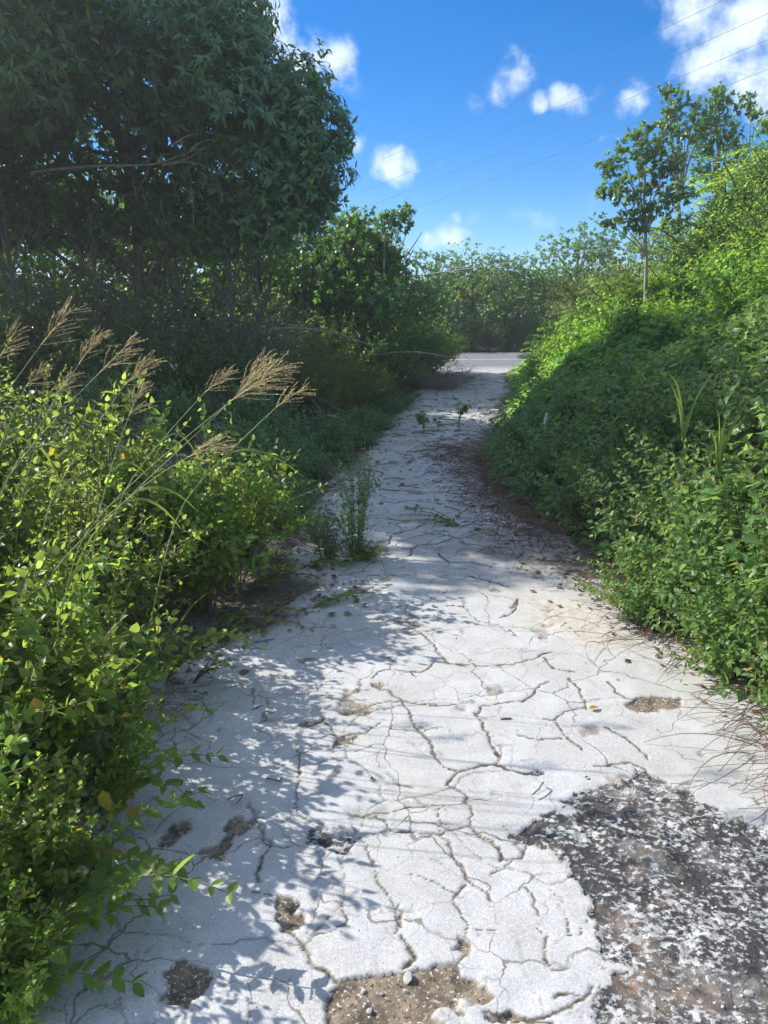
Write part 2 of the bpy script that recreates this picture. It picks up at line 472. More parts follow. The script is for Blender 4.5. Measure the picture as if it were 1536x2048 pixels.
# ------------------------------------------------------------------ the cracked white path
O7, O8, O6, O4 = (500, 1150), (950, 1150), (0, 1150), (500, 500)
S7 = 600 / 1368; S8 = 586 / 1336; S4 = 700 / 1536
CR = [  # origin, scale, crack width in metres, points as seen
    (O7, S7, .016, [(570, 500), (630, 525), (690, 570), (730, 640), (765, 710), (820, 770), (830, 820), (880, 870), (940, 890)]),
    (O7, S7, .018, [(895, 950), (940, 905), (1000, 885), (1060, 860), (1110, 855), (1170, 885), (1240, 895), (1330, 900)]),
    (O7, S7, .015, [(895, 950), (940, 975), (985, 1010), (970, 1030), (1010, 1060), (995, 1130), (900, 1160), (850, 1185), (750, 1170), (660, 1165), (620, 1130), (580, 1095)]),
    (O7, S7, .009, [(480, 1100), (550, 1085), (620, 1075), (700, 1065), (800, 1055)]),
    (O7, S7, .014, [(850, 1190), (895, 1210), (910, 1280), (960, 1320), (990, 1380), (1050, 1420), (1095, 1475)]),
    (O7, S7, .006, [(990, 1400), (940, 1450), (940, 1500), (975, 1560), (975, 1640), (960, 1690)]),
    (O7, S7, .009, [(830, 395), (800, 430), (720, 445), (640, 430), (590, 440), (570, 470)]),
    (O7, S7, .012, [(780, 250), (830, 310), (850, 350), (900, 400), (1000, 405), (1060, 410), (1180, 405), (1300, 375), (1368, 350)]),
    (O7, S7, .006, [(690, 575), (780, 590), (850, 600), (960, 600)]), (O7, S7, .005, [(690, 575), (560, 595), (430, 635)]),
    (O7, S7, .012, [(1110, 860), (1125, 820), (1090, 780), (1080, 720), (1050, 670), (1025, 640), (1060, 600), (1150, 590), (1250, 575), (1300, 540), (1320, 490), (1368, 485)]),
    (O7, S7, .010, [(320, 650), (385, 705), (398, 750), (385, 800)]), (O7, S7, .008, [(400, 745), (540, 720), (600, 680)]),
    (O7, S7, .018, [(130, 1480), (120, 1560), (180, 1620), (240, 1680), (280, 1750), (330, 1790), (400, 1840)]),
    (O7, S7, .012, [(20, 1440), (130, 1480)]), (O7, S7, .012, [(0, 1050), (30, 1110), (90, 1240), (50, 1310), (50, 1400)]),
    (O7, S7, .018, [(680, 1640), (740, 1730), (700, 1780)]), (O7, S7, .008, [(670, 1500), (660, 1590), (650, 1640)]),
    (O7, S7, .014, [(1040, 1985), (1080, 1995), (1180, 2030), (1280, 2040), (1390, 2045)]),
    (O7, S7, .005, [(500, 1200), (560, 1300), (600, 1420), (620, 1470), (650, 1500)]), (O7, S7, .004, [(740, 1360), (830, 1380), (900, 1420), (940, 1450)]),
    (O7, S7, .005, [(990, 1140), (1060, 1200), (1130, 1230), (1140, 1300)]), (O7, S7, .004, [(860, 1060), (870, 1120), (860, 1180)]),
    (O7, S7, .006, [(210, 780), (225, 860), (210, 960), (210, 1060), (270, 1120)]), (O7, S7, .005, [(920, 1850), (1000, 1720)]),
    (O7, S7, .008, [(15, 520), (20, 620), (60, 600)]), (O7, S7, .007, [(390, 1480), (430, 1560), (430, 1600), (300, 1640)]),
    (O8, S8, .012, [(370, 670), (410, 720), (440, 750), (480, 790)]), (O8, S8, .014, [(600, 690), (680, 740), (750, 790), (780, 840)]),
    (O8, S8, .007, [(310, 655), (360, 660), (400, 620), (500, 600)]), (O8, S8, .007, [(430, 465), (470, 510), (490, 570), (510, 610)]),
    (O8, S8, .006, [(200, 730), (280, 750), (400, 735)]), (O8, S8, .005, [(780, 880), (700, 850), (560, 870)]),
    (O8, S8, .005, [(600, 480), (640, 530), (700, 560)]), (O8, S8, .005, [(0, 1160), (80, 1210), (150, 1320)]),
    (O8, S8, .008, [(250, 1220), (220, 1280), (130, 1320), (70, 1360)]), (O8, S8, .005, [(220, 1420), (260, 1500), (280, 1560)]),
    (O8, S8, .004, [(0, 1610), (100, 1610)]), (O8, S8, .005, [(420, 1790), (340, 1790), (300, 1740), (320, 1640)]),
    (O8, S8, .018, [(50, 1990), (150, 2000), (250, 2030), (340, 2010), (380, 1970), (500, 1930), (540, 1870)]),
    (O8, S8, .012, [(380, 1920), (440, 1890), (480, 1915)]), (O8, S8, .004, [(410, 1560), (430, 1640), (480, 1640), (510, 1570)]),
    (O8, S8, .006, [(320, 370), (370, 430), (450, 440)]), (O8, S8, .006, [(160, 150), (200, 110), (170, 170), (110, 190)]),
    (O4, S4, .02, [(700, 1340), (710, 1310), (740, 1295), (820, 1290), (890, 1260)]), (O4, S4, .014, [(610, 1290), (620, 1250), (720, 1225), (770, 1200)]),
    (O4, S4, .014, [(820, 1330), (870, 1370), (980, 1370), (1060, 1390)]), (O4, S4, .014, [(520, 1420), (640, 1425), (790, 1415)]),
    (O4, S4, .012, [(470, 1490), (560, 1480), (620, 1470)]), (O4, S4, .012, [(960, 1430), (1040, 1450), (1140, 1480)]),
    (O4, S4, .012, [(570, 1100), (640, 1110), (700, 1100), (840, 1110)]), (O4, S4, .012, [(600, 1180), (680, 1190), (790, 1180), (900, 1185)]),
]
TARS = [(O8, S8, [(430, 985), (405, 1060), (240, 1070), (240, 1120), (165, 1205), (230, 1225), (340, 1260), (425, 1330), (420, 1420), (500, 1500), (510, 1620), (560, 1740), (625, 1785), (560, 1860), (525, 1900), (580, 2060), (600, 2300), (1800, 2300), (1800, 1300), (1336, 1180), (1100, 1050), (900, 960), (780, 880), (700, 900), (640, 935), (550, 975)]),
        (O7, S7, [(255, 1170), (300, 1125), (400, 1130), (480, 1140), (495, 1180), (430, 1262), (385, 1255), (390, 1225), (250, 1230)]),
        (O7, S7, [(1320, 880), (1260, 895), (1200, 890), (1280, 915), (1340, 915)])]
SOILS = [(O7, S7, [(370, 1900), (430, 1860), (560, 1800), (700, 1790), (850, 1770), (960, 1810), (1080, 1860), (1120, 1910), (960, 1950), (880, 1990), (900, 2060), (380, 2060)]),
         (O6, S7, [(735, 1800), (800, 1745), (880, 1770), (985, 1765), (950, 1850), (910, 1960), (830, 1975), (750, 1960)]),
         (O6, S7, [(880, 1270), (1010, 1215), (1020, 1150), (1140, 1080), (1175, 1120), (1080, 1180), (1070, 1260), (1000, 1305)]),
         (O6, S7, [(720, 1210), (770, 1150), (860, 1130), (880, 1180), (800, 1215), (740, 1250)]),
         (O7, S7, [(225, 692), (290, 660), (345, 655), (320, 685), (250, 698)]), (O7, S7, [(395, 745), (430, 738), (500, 738), (465, 772), (400, 790)]),
         (O7, S7, [(115, 1490), (200, 1490), (245, 1550), (190, 1620), (130, 1600)]), (O7, S7, [(560, 500), (600, 490), (640, 495), (630, 525), (590, 515)]),
         (O7, S7, [(200, 380), (260, 365), (310, 370), (240, 395)]), (O7, S7, [(930, 1690), (970, 1650), (1000, 1690), (980, 1720), (940, 1715)]),
         (O8, S8, [(685, 590), (740, 560), (800, 550), (960, 560), (940, 600), (850, 620), (740, 622)]),
         (O7, S7, [(1040, 1990), (1130, 1985), (1200, 2010), (1300, 2030), (1240, 2050), (1080, 2030)]),
         (O7, S7, [(360, 920), (385, 895), (395, 900), (380, 920)]), (O7, S7, [(650, 1560), (690, 1530), (690, 1590), (665, 1600)])]
TANS = [(O7, S7, [(690, 980), (720, 945), (800, 938), (810, 960), (760, 1000), (740, 1055), (690, 1060)]),
        (O7, S7, [(895, 395), (980, 400), (960, 430), (920, 415)]), (O8, S8, [(190, 100), (420, 80), (620, 180), (760, 330), (500, 330), (420, 250), (200, 240), (260, 170)]),
        (O8, S8, [(330, 1230), (380, 1220), (460, 1280), (420, 1310), (360, 1280)]), (O8, S8, [(720, 1620), (800, 1560), (960, 1590), (1040, 1630), (960, 1650), (760, 1650)])]


def px2xy(org, s, pts):
    return np.array([gnd(org[0] + p[0] * s, org[1] + p[1] * s)[:2] for p in pts])


rows = [-4.0, -2.5, -1.2, -.2, .5, .9]
y = 1.15
while y < 18.3:
    rows.append(y); y += .0032 * y + .0003
PY = np.array(rows + [18.42]); NC = 500
S = np.linspace(0, 1, NC)[None]
edgeL = xl(PY) + (fbm(PY * 2.2, PY * 0, 21) - .5) * .34 + (fbm(PY * 9, PY * 0, 22) - .5) * .12
edgeR = xr(PY) + (fbm(PY * 2.0, PY * 0, 31) - .5) * .34 + (fbm(PY * 9, PY * 0, 32) - .5) * .12
PX = edgeL[:, None] * (1 - S) + edgeR[:, None] * S
PYY = np.repeat(PY[:, None], NC, 1)
wx = PX + (fbm(PX * 9, PYY * 9, 41, 3) - .5) * .032 + (fbm(PX * 40, PYY * 40, 43, 2) - .5) * .020
wy = PYY + (fbm(PX * 9, PYY * 9, 42, 3) - .5) * .032 + (fbm(PX * 40, PYY * 40, 44, 2) - .5) * .020
rowstep = np.gradient(PY)[:, None]
crack = np.zeros_like(PX)
wv = .35 + 1.3 * fbm(PX * 7, PYY * 7, 51, 3)
for org, s, w, pts in CR:
    Q = px2xy(org, s, pts)
    far = max(1.0, Q[:, 1].mean() / 6)
    for (ax, ay), (bx, by) in zip(Q[:-1], Q[1:]):
        pad = .12
        r0, r1 = np.searchsorted(PY, [min(ay, by) - pad, max(ay, by) + pad])
        if r1 <= r0: continue
        sx, sy = wx[r0:r1], wy[r0:r1]
        dx, dy = bx - ax, by - ay
        t = np.clip(((sx - ax) * dx + (sy - ay) * dy) / (dx * dx + dy * dy + 1e-9), 0, 1)
        d = np.hypot(sx - ax - t * dx, sy - ay - t * dy)
        hw = np.maximum(w * .34 * wv[r0:r1] * 1.1, .6 * rowstep[r0:r1] * (w > .004))
        crack[r0:r1] = np.maximum(crack[r0:r1], smooth(1.25, .55, d / np.maximum(hw, .0022)))
# the rest of the network: broad plates, then crazing inside some of them
near_fade = smooth(2.2, 4.2, PYY)
for size, seed, w, mlo, mhi, amt in ((.62, 61, .006, .38, .60, .85), (.21, 71, .0035, .50, .66, .5)):
    d = cells(wx + (fbm(PX * 3, PYY * 3, seed + 2, 3) - .5) * .25, wy + (fbm(PX * 3, PYY * 3, seed + 3, 3) - .5) * .25, size, seed)
    msk = smooth(mlo, mhi, fbm(PX * 1.5, PYY * 1.5, seed + 1, 3))
    hw = np.maximum(w * wv * .6, .30 * rowstep * .6)
    crack = np.maximum(crack, smooth(1.3, .5, d / hw) * msk * amt * (.75 + .25 * near_fade))


jx = (fbm(PX * 22, PYY * 22, 46, 3) - .5) * .06; jy = (fbm(PX * 22, PYY * 22, 47, 3) - .5) * .06
def poly_mask(org, s, pts, warp=1.0):
    Q = px2xy(org, s, pts)
    r0, r1 = np.searchsorted(PY, [Q[:, 1].min() - .2, Q[:, 1].max() + .2]); r1 = min(r1 + 1, len(PY)); r0 = max(r0 - 1, 0)
    sx = PX[r0:r1] + (wx[r0:r1] - PX[r0:r1] + jx[r0:r1]) * warp; sy = PYY[r0:r1] + (wy[r0:r1] - PYY[r0:r1] + jy[r0:r1]) * warp
    inside = np.zeros(sx.shape, bool); dist = np.full(sx.shape, 9.0)
    for (ax, ay), (bx, by) in zip(Q, np.roll(Q, -1, 0)):
        hit = ((ay > sy) != (by > sy)) & (sx < (bx - ax) * (sy - ay) / (by - ay + 1e-12) + ax)
        inside ^= hit
        dx, dy = bx - ax, by - ay
        t = np.clip(((sx - ax) * dx + (sy - ay) * dy) / (dx * dx + dy * dy + 1e-9), 0, 1)
        dist = np.minimum(dist, np.hypot(sx - ax - t * dx, sy - ay - t * dy))
    return r0, r1, np.where(inside, dist, -dist)


tar = np.zeros_like(PX); soil = np.zeros_like(PX); tan = np.zeros_like(PX)
for k, (o, s, p) in enumerate(TARS):
    r0, r1, d = poly_mask(o, s, p); tar[r0:r1] = np.maximum(tar[r0:r1], smooth(-.003, .006, d + np.minimum(0, .10 - d) * 0 - (.22 * np.maximum(0, fbm(PX[r0:r1] * 18, PYY[r0:r1] * 18, 48, 4) - .50) if k == 0 else 0)))
for o, s, p in SOILS:
    r0, r1, d = poly_mask(o, s, p); soil[r0:r1] = np.maximum(soil[r0:r1], smooth(-.002, .004, d))
for o, s, p in TANS:
    r0, r1, d = poly_mask(o, s, p, 2.0); tan[r0:r1] = np.maximum(tan[r0:r1], smooth(-.09, .07, d) * .55)
# dirt washed over the right-hand edge, and thin grime along both edges
de = np.minimum(PX - edgeL[:, None], edgeR[:, None] - PX)
grime = smooth(.22, -.02, de + (fbm(PX * 5, PYY * 5, 81, 3) - .5) * .3)
bay = smooth(.55, .05, np.hypot((PX - 1.15) / .9, (PYY - 5.1) / .8) - .35 + (fbm(PX * 4, PYY * 4, 83) - .5) * .8)
bay2 = smooth(.5, .0, np.hypot((PX - 1.0) / .55, (PYY - 8.2) / 1.4) - .4 + (fbm(PX * 4, PYY * 2, 84) - .5) * .8)
grime = np.clip(np.maximum(grime, np.maximum(bay, bay2 * .8)), 0, 1)
blot = smooth(.70, .80, fbm(PX * 6, PYY * 6, 87, 4)) * smooth(1.7, 2.6, PYY)          # scattered little scabs where the skin has gone
soil = np.maximum(soil, blot * .8)
rough_n = fbm(PX * 30, PYY * 30, 91, 4) - .5
peb = np.clip(.5 - cells(PX, PYY, .028, 95) / .014, -1, 1)
PZ = z_path(PYY) + (fbm(PX * 1.1, PYY * 1.1, 97, 3) - .5) * .028 + (fbm(PX * 14, PYY * 14, 98, 2) - .5) * .0035
PZ = PZ - .0035 * crack * (1 - tar) - tar * (.006 + .020 * rough_n) - soil * (.0075 + .010 * rough_n + .003 * peb) * (1 - tar)
PZ = PZ - .035 * smooth(.05, 0, de)
ni, nj = NC, len(PY)
a = (np.arange(nj - 1)[:, None] * ni + np.arange(ni - 1)[None]).ravel()
path_me = mesh_of('path', np.stack([PX, PYY, PZ], -1).reshape(-1, 3), np.stack([a, a + 1, a + ni + 1, a + ni], -1), smooth_shade=True)
for nm, arr in (('crack', crack), ('tar', tar), ('soil', soil), ('tan', tan), ('grime', grime)):
    at_ = path_me.attributes.new(nm, 'FLOAT', 'POINT'); at_.data.foreach_set('value', arr.astype(np.float32).ravel())


def path_mat():
    m, n, l, out = mat_new('worn_white_coating')
    def A(nm):
        q = n.new('ShaderNodeAttribute'); q.attribute_name = nm; return q.outputs['Fac']
    def noise(s, det=6, rough=.6, vec=None):
        q = n.new('ShaderNodeTexNoise'); q.inputs['Scale'].default_value = s; q.inputs['Detail'].default_value = det; q.inputs['Roughness'].default_value = rough
        l.new(vec or tcn.outputs['Object'], q.inputs['Vector']); return q.outputs['Fac']
    def mix(f, a_, b_, mode='MIX'):
        q = n.new('ShaderNodeMix'); q.data_type = 'RGBA'; q.blend_type = mode
        for sock, v in (('Factor', f), ('A', a_), ('B', b_)):
            if isinstance(v, tuple): q.inputs[sock].default_value = (*v, 1)
            elif isinstance(v, (int, float)): q.inputs[sock].default_value = v
            else: l.new(v, q.inputs[sock])
        return q.outputs['Result']
    def rng_(v, lo, hi, a_=0., b_=1.):
        q = n.new('ShaderNodeMapRange'); q.inputs['From Min'].default_value = lo; q.inputs['From Max'].default_value = hi
        q.inputs['To Min'].default_value = a_; q.inputs['To Max'].default_value = b_; l.new(v, q.inputs['Value']); return q.outputs[0]
    def mul(a_, b_):
        q = n.new('ShaderNodeMath'); q.operation = 'MULTIPLY'
        for i, v in enumerate((a_, b_)):
            if isinstance(v, (int, float)): q.inputs[i].default_value = v
            else: l.new(v, q.inputs[i])
        return q.outputs[0]
    tcn = n.new('ShaderNodeTexCoord')
    big, mid, fine = noise(1.3), noise(9), noise(170, 3, .7)
    rp = ramp(n, [(.25, (.39, .39, .392)), (.5, (.485, .485, .487)), (.75, (.565, .565, .565))]); l.new(mid, rp.inputs[0])
    col = mix(rng_(big, .42, .68, 0, .65), rp.outputs[0], (.37, .35, .32))
    col = mix(rng_(fine, .52, .66, 0, .6), col, (.27, .265, .26))                    # pores
    col = mix(rng_(fine, .44, .32, 0, .6), col, (.72, .72, .72))
    col = mix(mul(rng_(noise(55, 5, .75), .56, .68), rng_(noise(2.6), .42, .60, .15, .75)), col, (.30, .28, .255))
    pit = n.new('ShaderNodeTexVoronoi'); pit.inputs['Scale'].default_value = 26; l.new(tcn.outputs['Object'], pit.inputs['Vector'])
    col = mix(mul(rng_(pit.outputs['Distance'], .10, .05), rng_(noise(4), .5, .6)), col, (.16, .13, .10))     # specks of grit
    col = mix(A('tan'), col, mix(rng_(noise(22), .4, .62), (.42, .35, .26), (.60, .55, .47)))
    g = mix(rng_(noise(16, 8, .7), .38, .62), (.10, .085, .07), (.36, .33, .29))
    col = mix(mul(A('grime'), rng_(noise(12, 8, .7), .25, .6, .35, 1)), col, g)
    hl = n.new('ShaderNodeTexVoronoi'); hl.feature = 'DISTANCE_TO_EDGE'; hl.inputs['Scale'].default_value = 5.5
    wv_ = n.new('ShaderNodeVectorMath'); wv_.operation = 'ADD'
    nn = n.new('ShaderNodeTexNoise'); nn.inputs['Scale'].default_value = 7; nn.inputs['Detail'].default_value = 5; l.new(tcn.outputs['Object'], nn.inputs['Vector'])
    sc = n.new('ShaderNodeVectorMath'); sc.operation = 'SCALE'; sc.inputs['Scale'].default_value = .14; l.new(nn.outputs['Color'], sc.inputs[0])
    l.new(tcn.outputs['Object'], wv_.inputs[0]); l.new(sc.outputs[0], wv_.inputs[1]); l.new(wv_.outputs[0], hl.inputs['Vector'])
    hl2 = n.new('ShaderNodeTexVoronoi'); hl2.feature = 'DISTANCE_TO_EDGE'; hl2.inputs['Scale'].default_value = 2.3; l.new(wv_.outputs[0], hl2.inputs['Vector'])
    hm = n.new('ShaderNodeMath'); hm.operation = 'MAXIMUM'
    l.new(mul(rng_(hl.outputs['Distance'], .015, .005), rng_(noise(1.9), .48, .58, 0, .6)), hm.inputs[0])
    l.new(mul(rng_(hl2.outputs['Distance'], .009, .003), rng_(noise(1.4), .42, .50, 0, .8)), hm.inputs[1])
    hair = hm.outputs[0]
    col = mix(hair, col, (.15, .125, .10))
    ck = mix(rng_(noise(35), .35, .65), (.04, .03, .02), (.17, .135, .09))
    col = mix(A('crack'), col, ck)
    # bare bedding under the lost skin: brown soil with pale pebbles
    pb = n.new('ShaderNodeTexVoronoi'); pb.inputs['Scale'].default_value = 75; l.new(tcn.outputs['Object'], pb.inputs['Vector'])
    pbm = rng_(noise(95, 3, .6), .58, .63)
    sl = mix(rng_(noise(14, 7, .65), .35, .65), (.075, .058, .042), (.27, .21, .15))
    sl = mix(pbm, sl, mix(rng_(noise(40), .4, .6), (.30, .27, .23), (.58, .56, .52)))
    sl = mix(rng_(noise(70, 4, .7), .56, .64), sl, (.05, .042, .035))
    col = mix(A('soil'), col, sl)
    # the old tarred base: black binder, white chips, patches of dust
    ts = n.new('ShaderNodeMapping'); ts.inputs['Scale'].default_value = (1, 1.3, 1); ts.inputs['Rotation'].default_value = (0, 0, .5); l.new(tcn.outputs['Object'], ts.inputs[0])
    chips = noise(46, 5, .72, ts.outputs[0])
    tr = mix(rng_(noise(60, 4), .3, .7), (.020, .020, .023), (.085, .083, .08))
    tr = mix(rng_(noise(3.2, 5), .53, .67, 0, .8), tr, mix(rng_(noise(25, 6), .4, .6), (.13, .115, .10), (.40, .38, .36)))
    tr = mix(mul(rng_(noise(2.1, 4), .54, .66), rng_(noise(12), .4, .6)), tr, (.27, .20, .15))
    cth = n.new('ShaderNodeMath'); cth.operation = 'ADD'; l.new(chips, cth.inputs[0]); l.new(rng_(noise(4.5, 6, .65), .3, .7, -.10, .13), cth.inputs[1])
    tr = mix(rng_(cth.outputs[0], .52, .60), tr, mix(rng_(noise(30), .4, .6), (.34, .33, .32), (.60, .595, .585)))
    col = mix(A('tar'), col, tr)
    b = n.new('ShaderNodeBsdfPrincipled'); b.inputs['Roughness'].default_value = .85; b.inputs['Specular IOR Level'].default_value = .3
    l.new(col, b.inputs['Base Color'])
    b1 = n.new('ShaderNodeBump'); b1.inputs['Strength'].default_value = .35; b1.inputs['Distance'].default_value = .004; l.new(fine, b1.inputs['Height'])
    b2 = n.new('ShaderNodeBump'); b2.inputs['Strength'].default_value = .7; b2.inputs['Distance'].default_value = .012
    l.new(mul(A('tar'), chips), b2.inputs['Height']); l.new(b1.outputs[0], b2.inputs['Normal'])
    b3 = n.new('ShaderNodeBump'); b3.inputs['Strength'].default_value = .35; b3.inputs['Distance'].default_value = .006; b3.invert = True
    l.new(hair, b3.inputs['Height']); l.new(b2.outputs[0], b3.inputs['Normal'])
    l.new(b3.outputs[0], b.inputs['Normal'])
    l.new(b.outputs[0], out.inputs[0]); return m


path_me.materials.append(path_mat())
tag(obj('path', path_me), kind='structure')


# ------------------------------------------------------------------ the road at the top
def simple_mat(name, c1, c2, scale=40, rough=.85, bump=.0):
    m, n, l, out = mat_new(name)
    tcn = n.new('ShaderNodeTexCoord')
    nn = n.new('ShaderNodeTexNoise'); nn.inputs['Scale'].default_value = scale; nn.inputs['Detail'].default_value = 8; nn.inputs['Roughness'].default_value = .65
    l.new(tcn.outputs['Object'], nn.inputs['Vector'])
    rp = ramp(n, [(.3, c1), (.7, c2)]); l.new(nn.outputs['Fac'], rp.inputs[0])
    b = n.new('ShaderNodeBsdfPrincipled'); b.inputs['Roughness'].default_value = rough; l.new(rp.outputs[0], b.inputs['Base Color'])
    l.new(b.outputs[0], out.inputs[0]); return m


def strip(o0, o1, dz, x0=-90, x1=90, nx=120):
    X = np.linspace(x0, x1, nx)
    V = []
    for o in np.linspace(o0, o1, 5):
        Y = road_axis(X) + o
        V.append(np.stack([X, Y, .47 + .10 * smooth(18, 26, Y) + dz + 0 * X], -1))
    V = np.concatenate(V); T = []
    for k in range(4):
        i = np.arange(nx - 1) + k * nx
        T.append(np.stack([i, i + 1, i + nx + 1, i + nx], -1))
    return V, np.concatenate(T)


road = tag(obj('road', mesh_of('road', *strip(0, ROAD_W, 0.0), simple_mat('worn_asphalt', (.15, .15, .155), (.21, .21, .21), 12))), kind='structure')
paint = simple_mat('road_paint', (.55, .55, .52), (.78, .78, .75), 20)
for o0 in (.35, ROAD_W - .45, 3.3):
    obj('road_line', mesh_of('road_line', *strip(o0, o0 + .12, .004), paint), road)

# ------------------------------------------------------------------ plants: builders
def shoots_to_mesh(shoots, kind, L, step, start=.3, spread=1.0, droop=.25, up=1.0, jitter=.35, taper=.55, wr=1.0):
    """leaf pairs along a list of shoot centre lines"""
    P, D, N, Ls = [], [], [], []
    for Q, st, ls in shoots:
        seg = np.linalg.norm(np.diff(Q, axis=0), axis=1); s = np.concatenate([[0], np.cumsum(seg)]); tot = s[-1]
        n = max(2, int(tot * (1 - st) / step))
        u = tot * (st + (1 - st) * (np.arange(n) + rng.uniform(0, .6, n)) / n)
        pos = np.stack([np.interp(u, s, Q[:, k]) for k in range(3)], -1)
        tan_ = unit(np.stack([np.interp(u, s, np.gradient(Q[:, k])) for k in range(3)], -1))
        ang = np.arange(n) * 1.5708 + rng.uniform(0, 6.3) + rng.normal(0, .3, n)
        ref = np.where(np.abs(tan_[:, 2:3]) < .9, np.array([[0, 0, 1.0]]), np.array([[1.0, 0, 0]]))
        a = unit(np.cross(tan_, ref)); b = np.cross(tan_, a)
        rad = np.cos(ang)[:, None] * a + np.sin(ang)[:, None] * b
        size = L * ls * (1 - (1 - taper) * (u / tot)) * rng.uniform(.65, 1.2, n)
        for sg in (1, -1):
            d = rad * sg * spread + tan_ * .55 + rng.normal(0, jitter, (n, 3)); d[:, 2] -= droop
            P.append(pos); D.append(d); Ls.append(size)
            N.append(np.array([0, 0, up]) + rng.normal(0, .45, (n, 3)) + rad * sg * .2)
        # tip leaf
        P.append(Q[-1:]); D.append(tan_[-1:] + rng.normal(0, .2, (1, 3))); N.append(rng.normal(0, 1, (1, 3)) + [0, 0, 1]); Ls.append(np.array([L * ls * taper]))
    P, D, N, Ls = map(np.concatenate, (P, D, N, Ls))
    return leaves(kind, P, D, N, Ls, Ls * wr)


def shrub_meshes(name, h, r, n, leaf, L, step, lm, sm, side=4, low=.25, start=.28, lean=(0, 0), droop=.25, stem_r=.006, up=1.0, wr=1.0, big=0, arch=.0, side_len=.24):
    """a bush: shoots fan out from the foot, fork, and carry leaf pairs. Returns stem mesh, leaf mesh, big-leaf list"""
    shoots, sg = [], Geo()
    for k in range(n):
        az = rng.uniform(0, 2 * pi); q = math.sqrt(rng.uniform(0, 1))
        base = np.array([math.cos(az), math.sin(az), 0]) * r * .22 * rng.uniform(0, 1)
        top = h * (low + (1 - low) * math.sqrt(max(0, 1 - q * q * .9))) * rng.uniform(.72, 1.06)
        tip = np.array([math.cos(az) * q * r + lean[0], math.sin(az) * q * r + lean[1], top])
        mid = np.array([tip[0] * .35, tip[1] * .35, top * (.62 + arch)])
        Q = wobble(bez(base, mid, tip, 9), h * .006)
        sg.add(*tube(Q, np.linspace(stem_r, stem_r * .3, 9), 3))
        shoots.append((Q, start, 1.0))
        for j in range(side):
            t = rng.uniform(.25, .92); i = int(t * 8)
            d = unit(unit(Q[min(i + 1, 8)] - Q[i]) * .7 + rng.normal(0, .6, 3) + np.array([tip[0], tip[1], 0]) * .4 / max(r, .1) + [0, 0, .15])
            l = h * side_len * rng.uniform(.5, 1.2)
            B = bez(Q[i], Q[i] + d * l * .5, Q[i] + d * l + [0, 0, .12 * l], 5)
            sg.add(*tube(B, np.linspace(stem_r * .5, stem_r * .2, 5), 3)); shoots.append((B, .1, .85))
    fol = shoots_to_mesh(shoots, leaf, L, step, droop=droop, up=up, wr=wr)
    bigs = []
    for k in range(big):
        Q, st, ls = shoots[rng.integers(len(shoots))]
        i = rng.integers(2, len(Q) - 1)
        az = rng.uniform(0, 6.28)
        bigs.append((Q[i], np.array([math.cos(az), math.sin(az), rng.uniform(-.5, .3)]), L * rng.uniform(1.3, 1.9)))
    return (sg.mesh(name + '_stems', sm), mesh_of(name + '_foliage', *fol, lm), bigs)


BIG_LEAF = {}
def big_leaf_mesh(kind, mat):
    key = (kind, mat.name)
    if key not in BIG_LEAF: BIG_LEAF[key] = mesh_of('leaf', *LS[kind], mat)
    return BIG_LEAF[key]


from mathutils import Matrix
def put_leaf(parent, p, d, L, kind, mat, w=1.0, n=None):
    d = unit(d); nn = np.array([0, 0, 1.0]) + rng.normal(0, .3, 3) if n is None else np.asarray(n, float)
    x = unit(np.cross(d, nn)); z = np.cross(x, d)
    o = bpy.data.objects.new('leaf', big_leaf_mesh(kind, mat)); C.objects.link(o); o.parent = parent
    o.matrix_local = Matrix(((x[0] * L * w, d[0] * L, z[0] * L, p[0]), (x[1] * L * w, d[1] * L, z[1] * L, p[1]), (x[2] * L * w, d[2] * L, z[2] * L, p[2]), (0, 0, 0, 1)))
    return o


def put_shrub(proto, name, label, cat, x, y, rz=0., sc=1., group=None, z=None, bigkind=None, bigmat=None):
    st, fo, bigs = proto
    t = thing(name, label, cat, (x, y, (Hh(x, y) if z is None else z) - .03), group, rz, sc)
    obj('stems', st, t)
    tag(obj('foliage', fo, t), kind='stuff')
    if bigkind:
        for p, d, L in bigs: put_leaf(t, p, d, L, bigkind, bigmat)
    return t


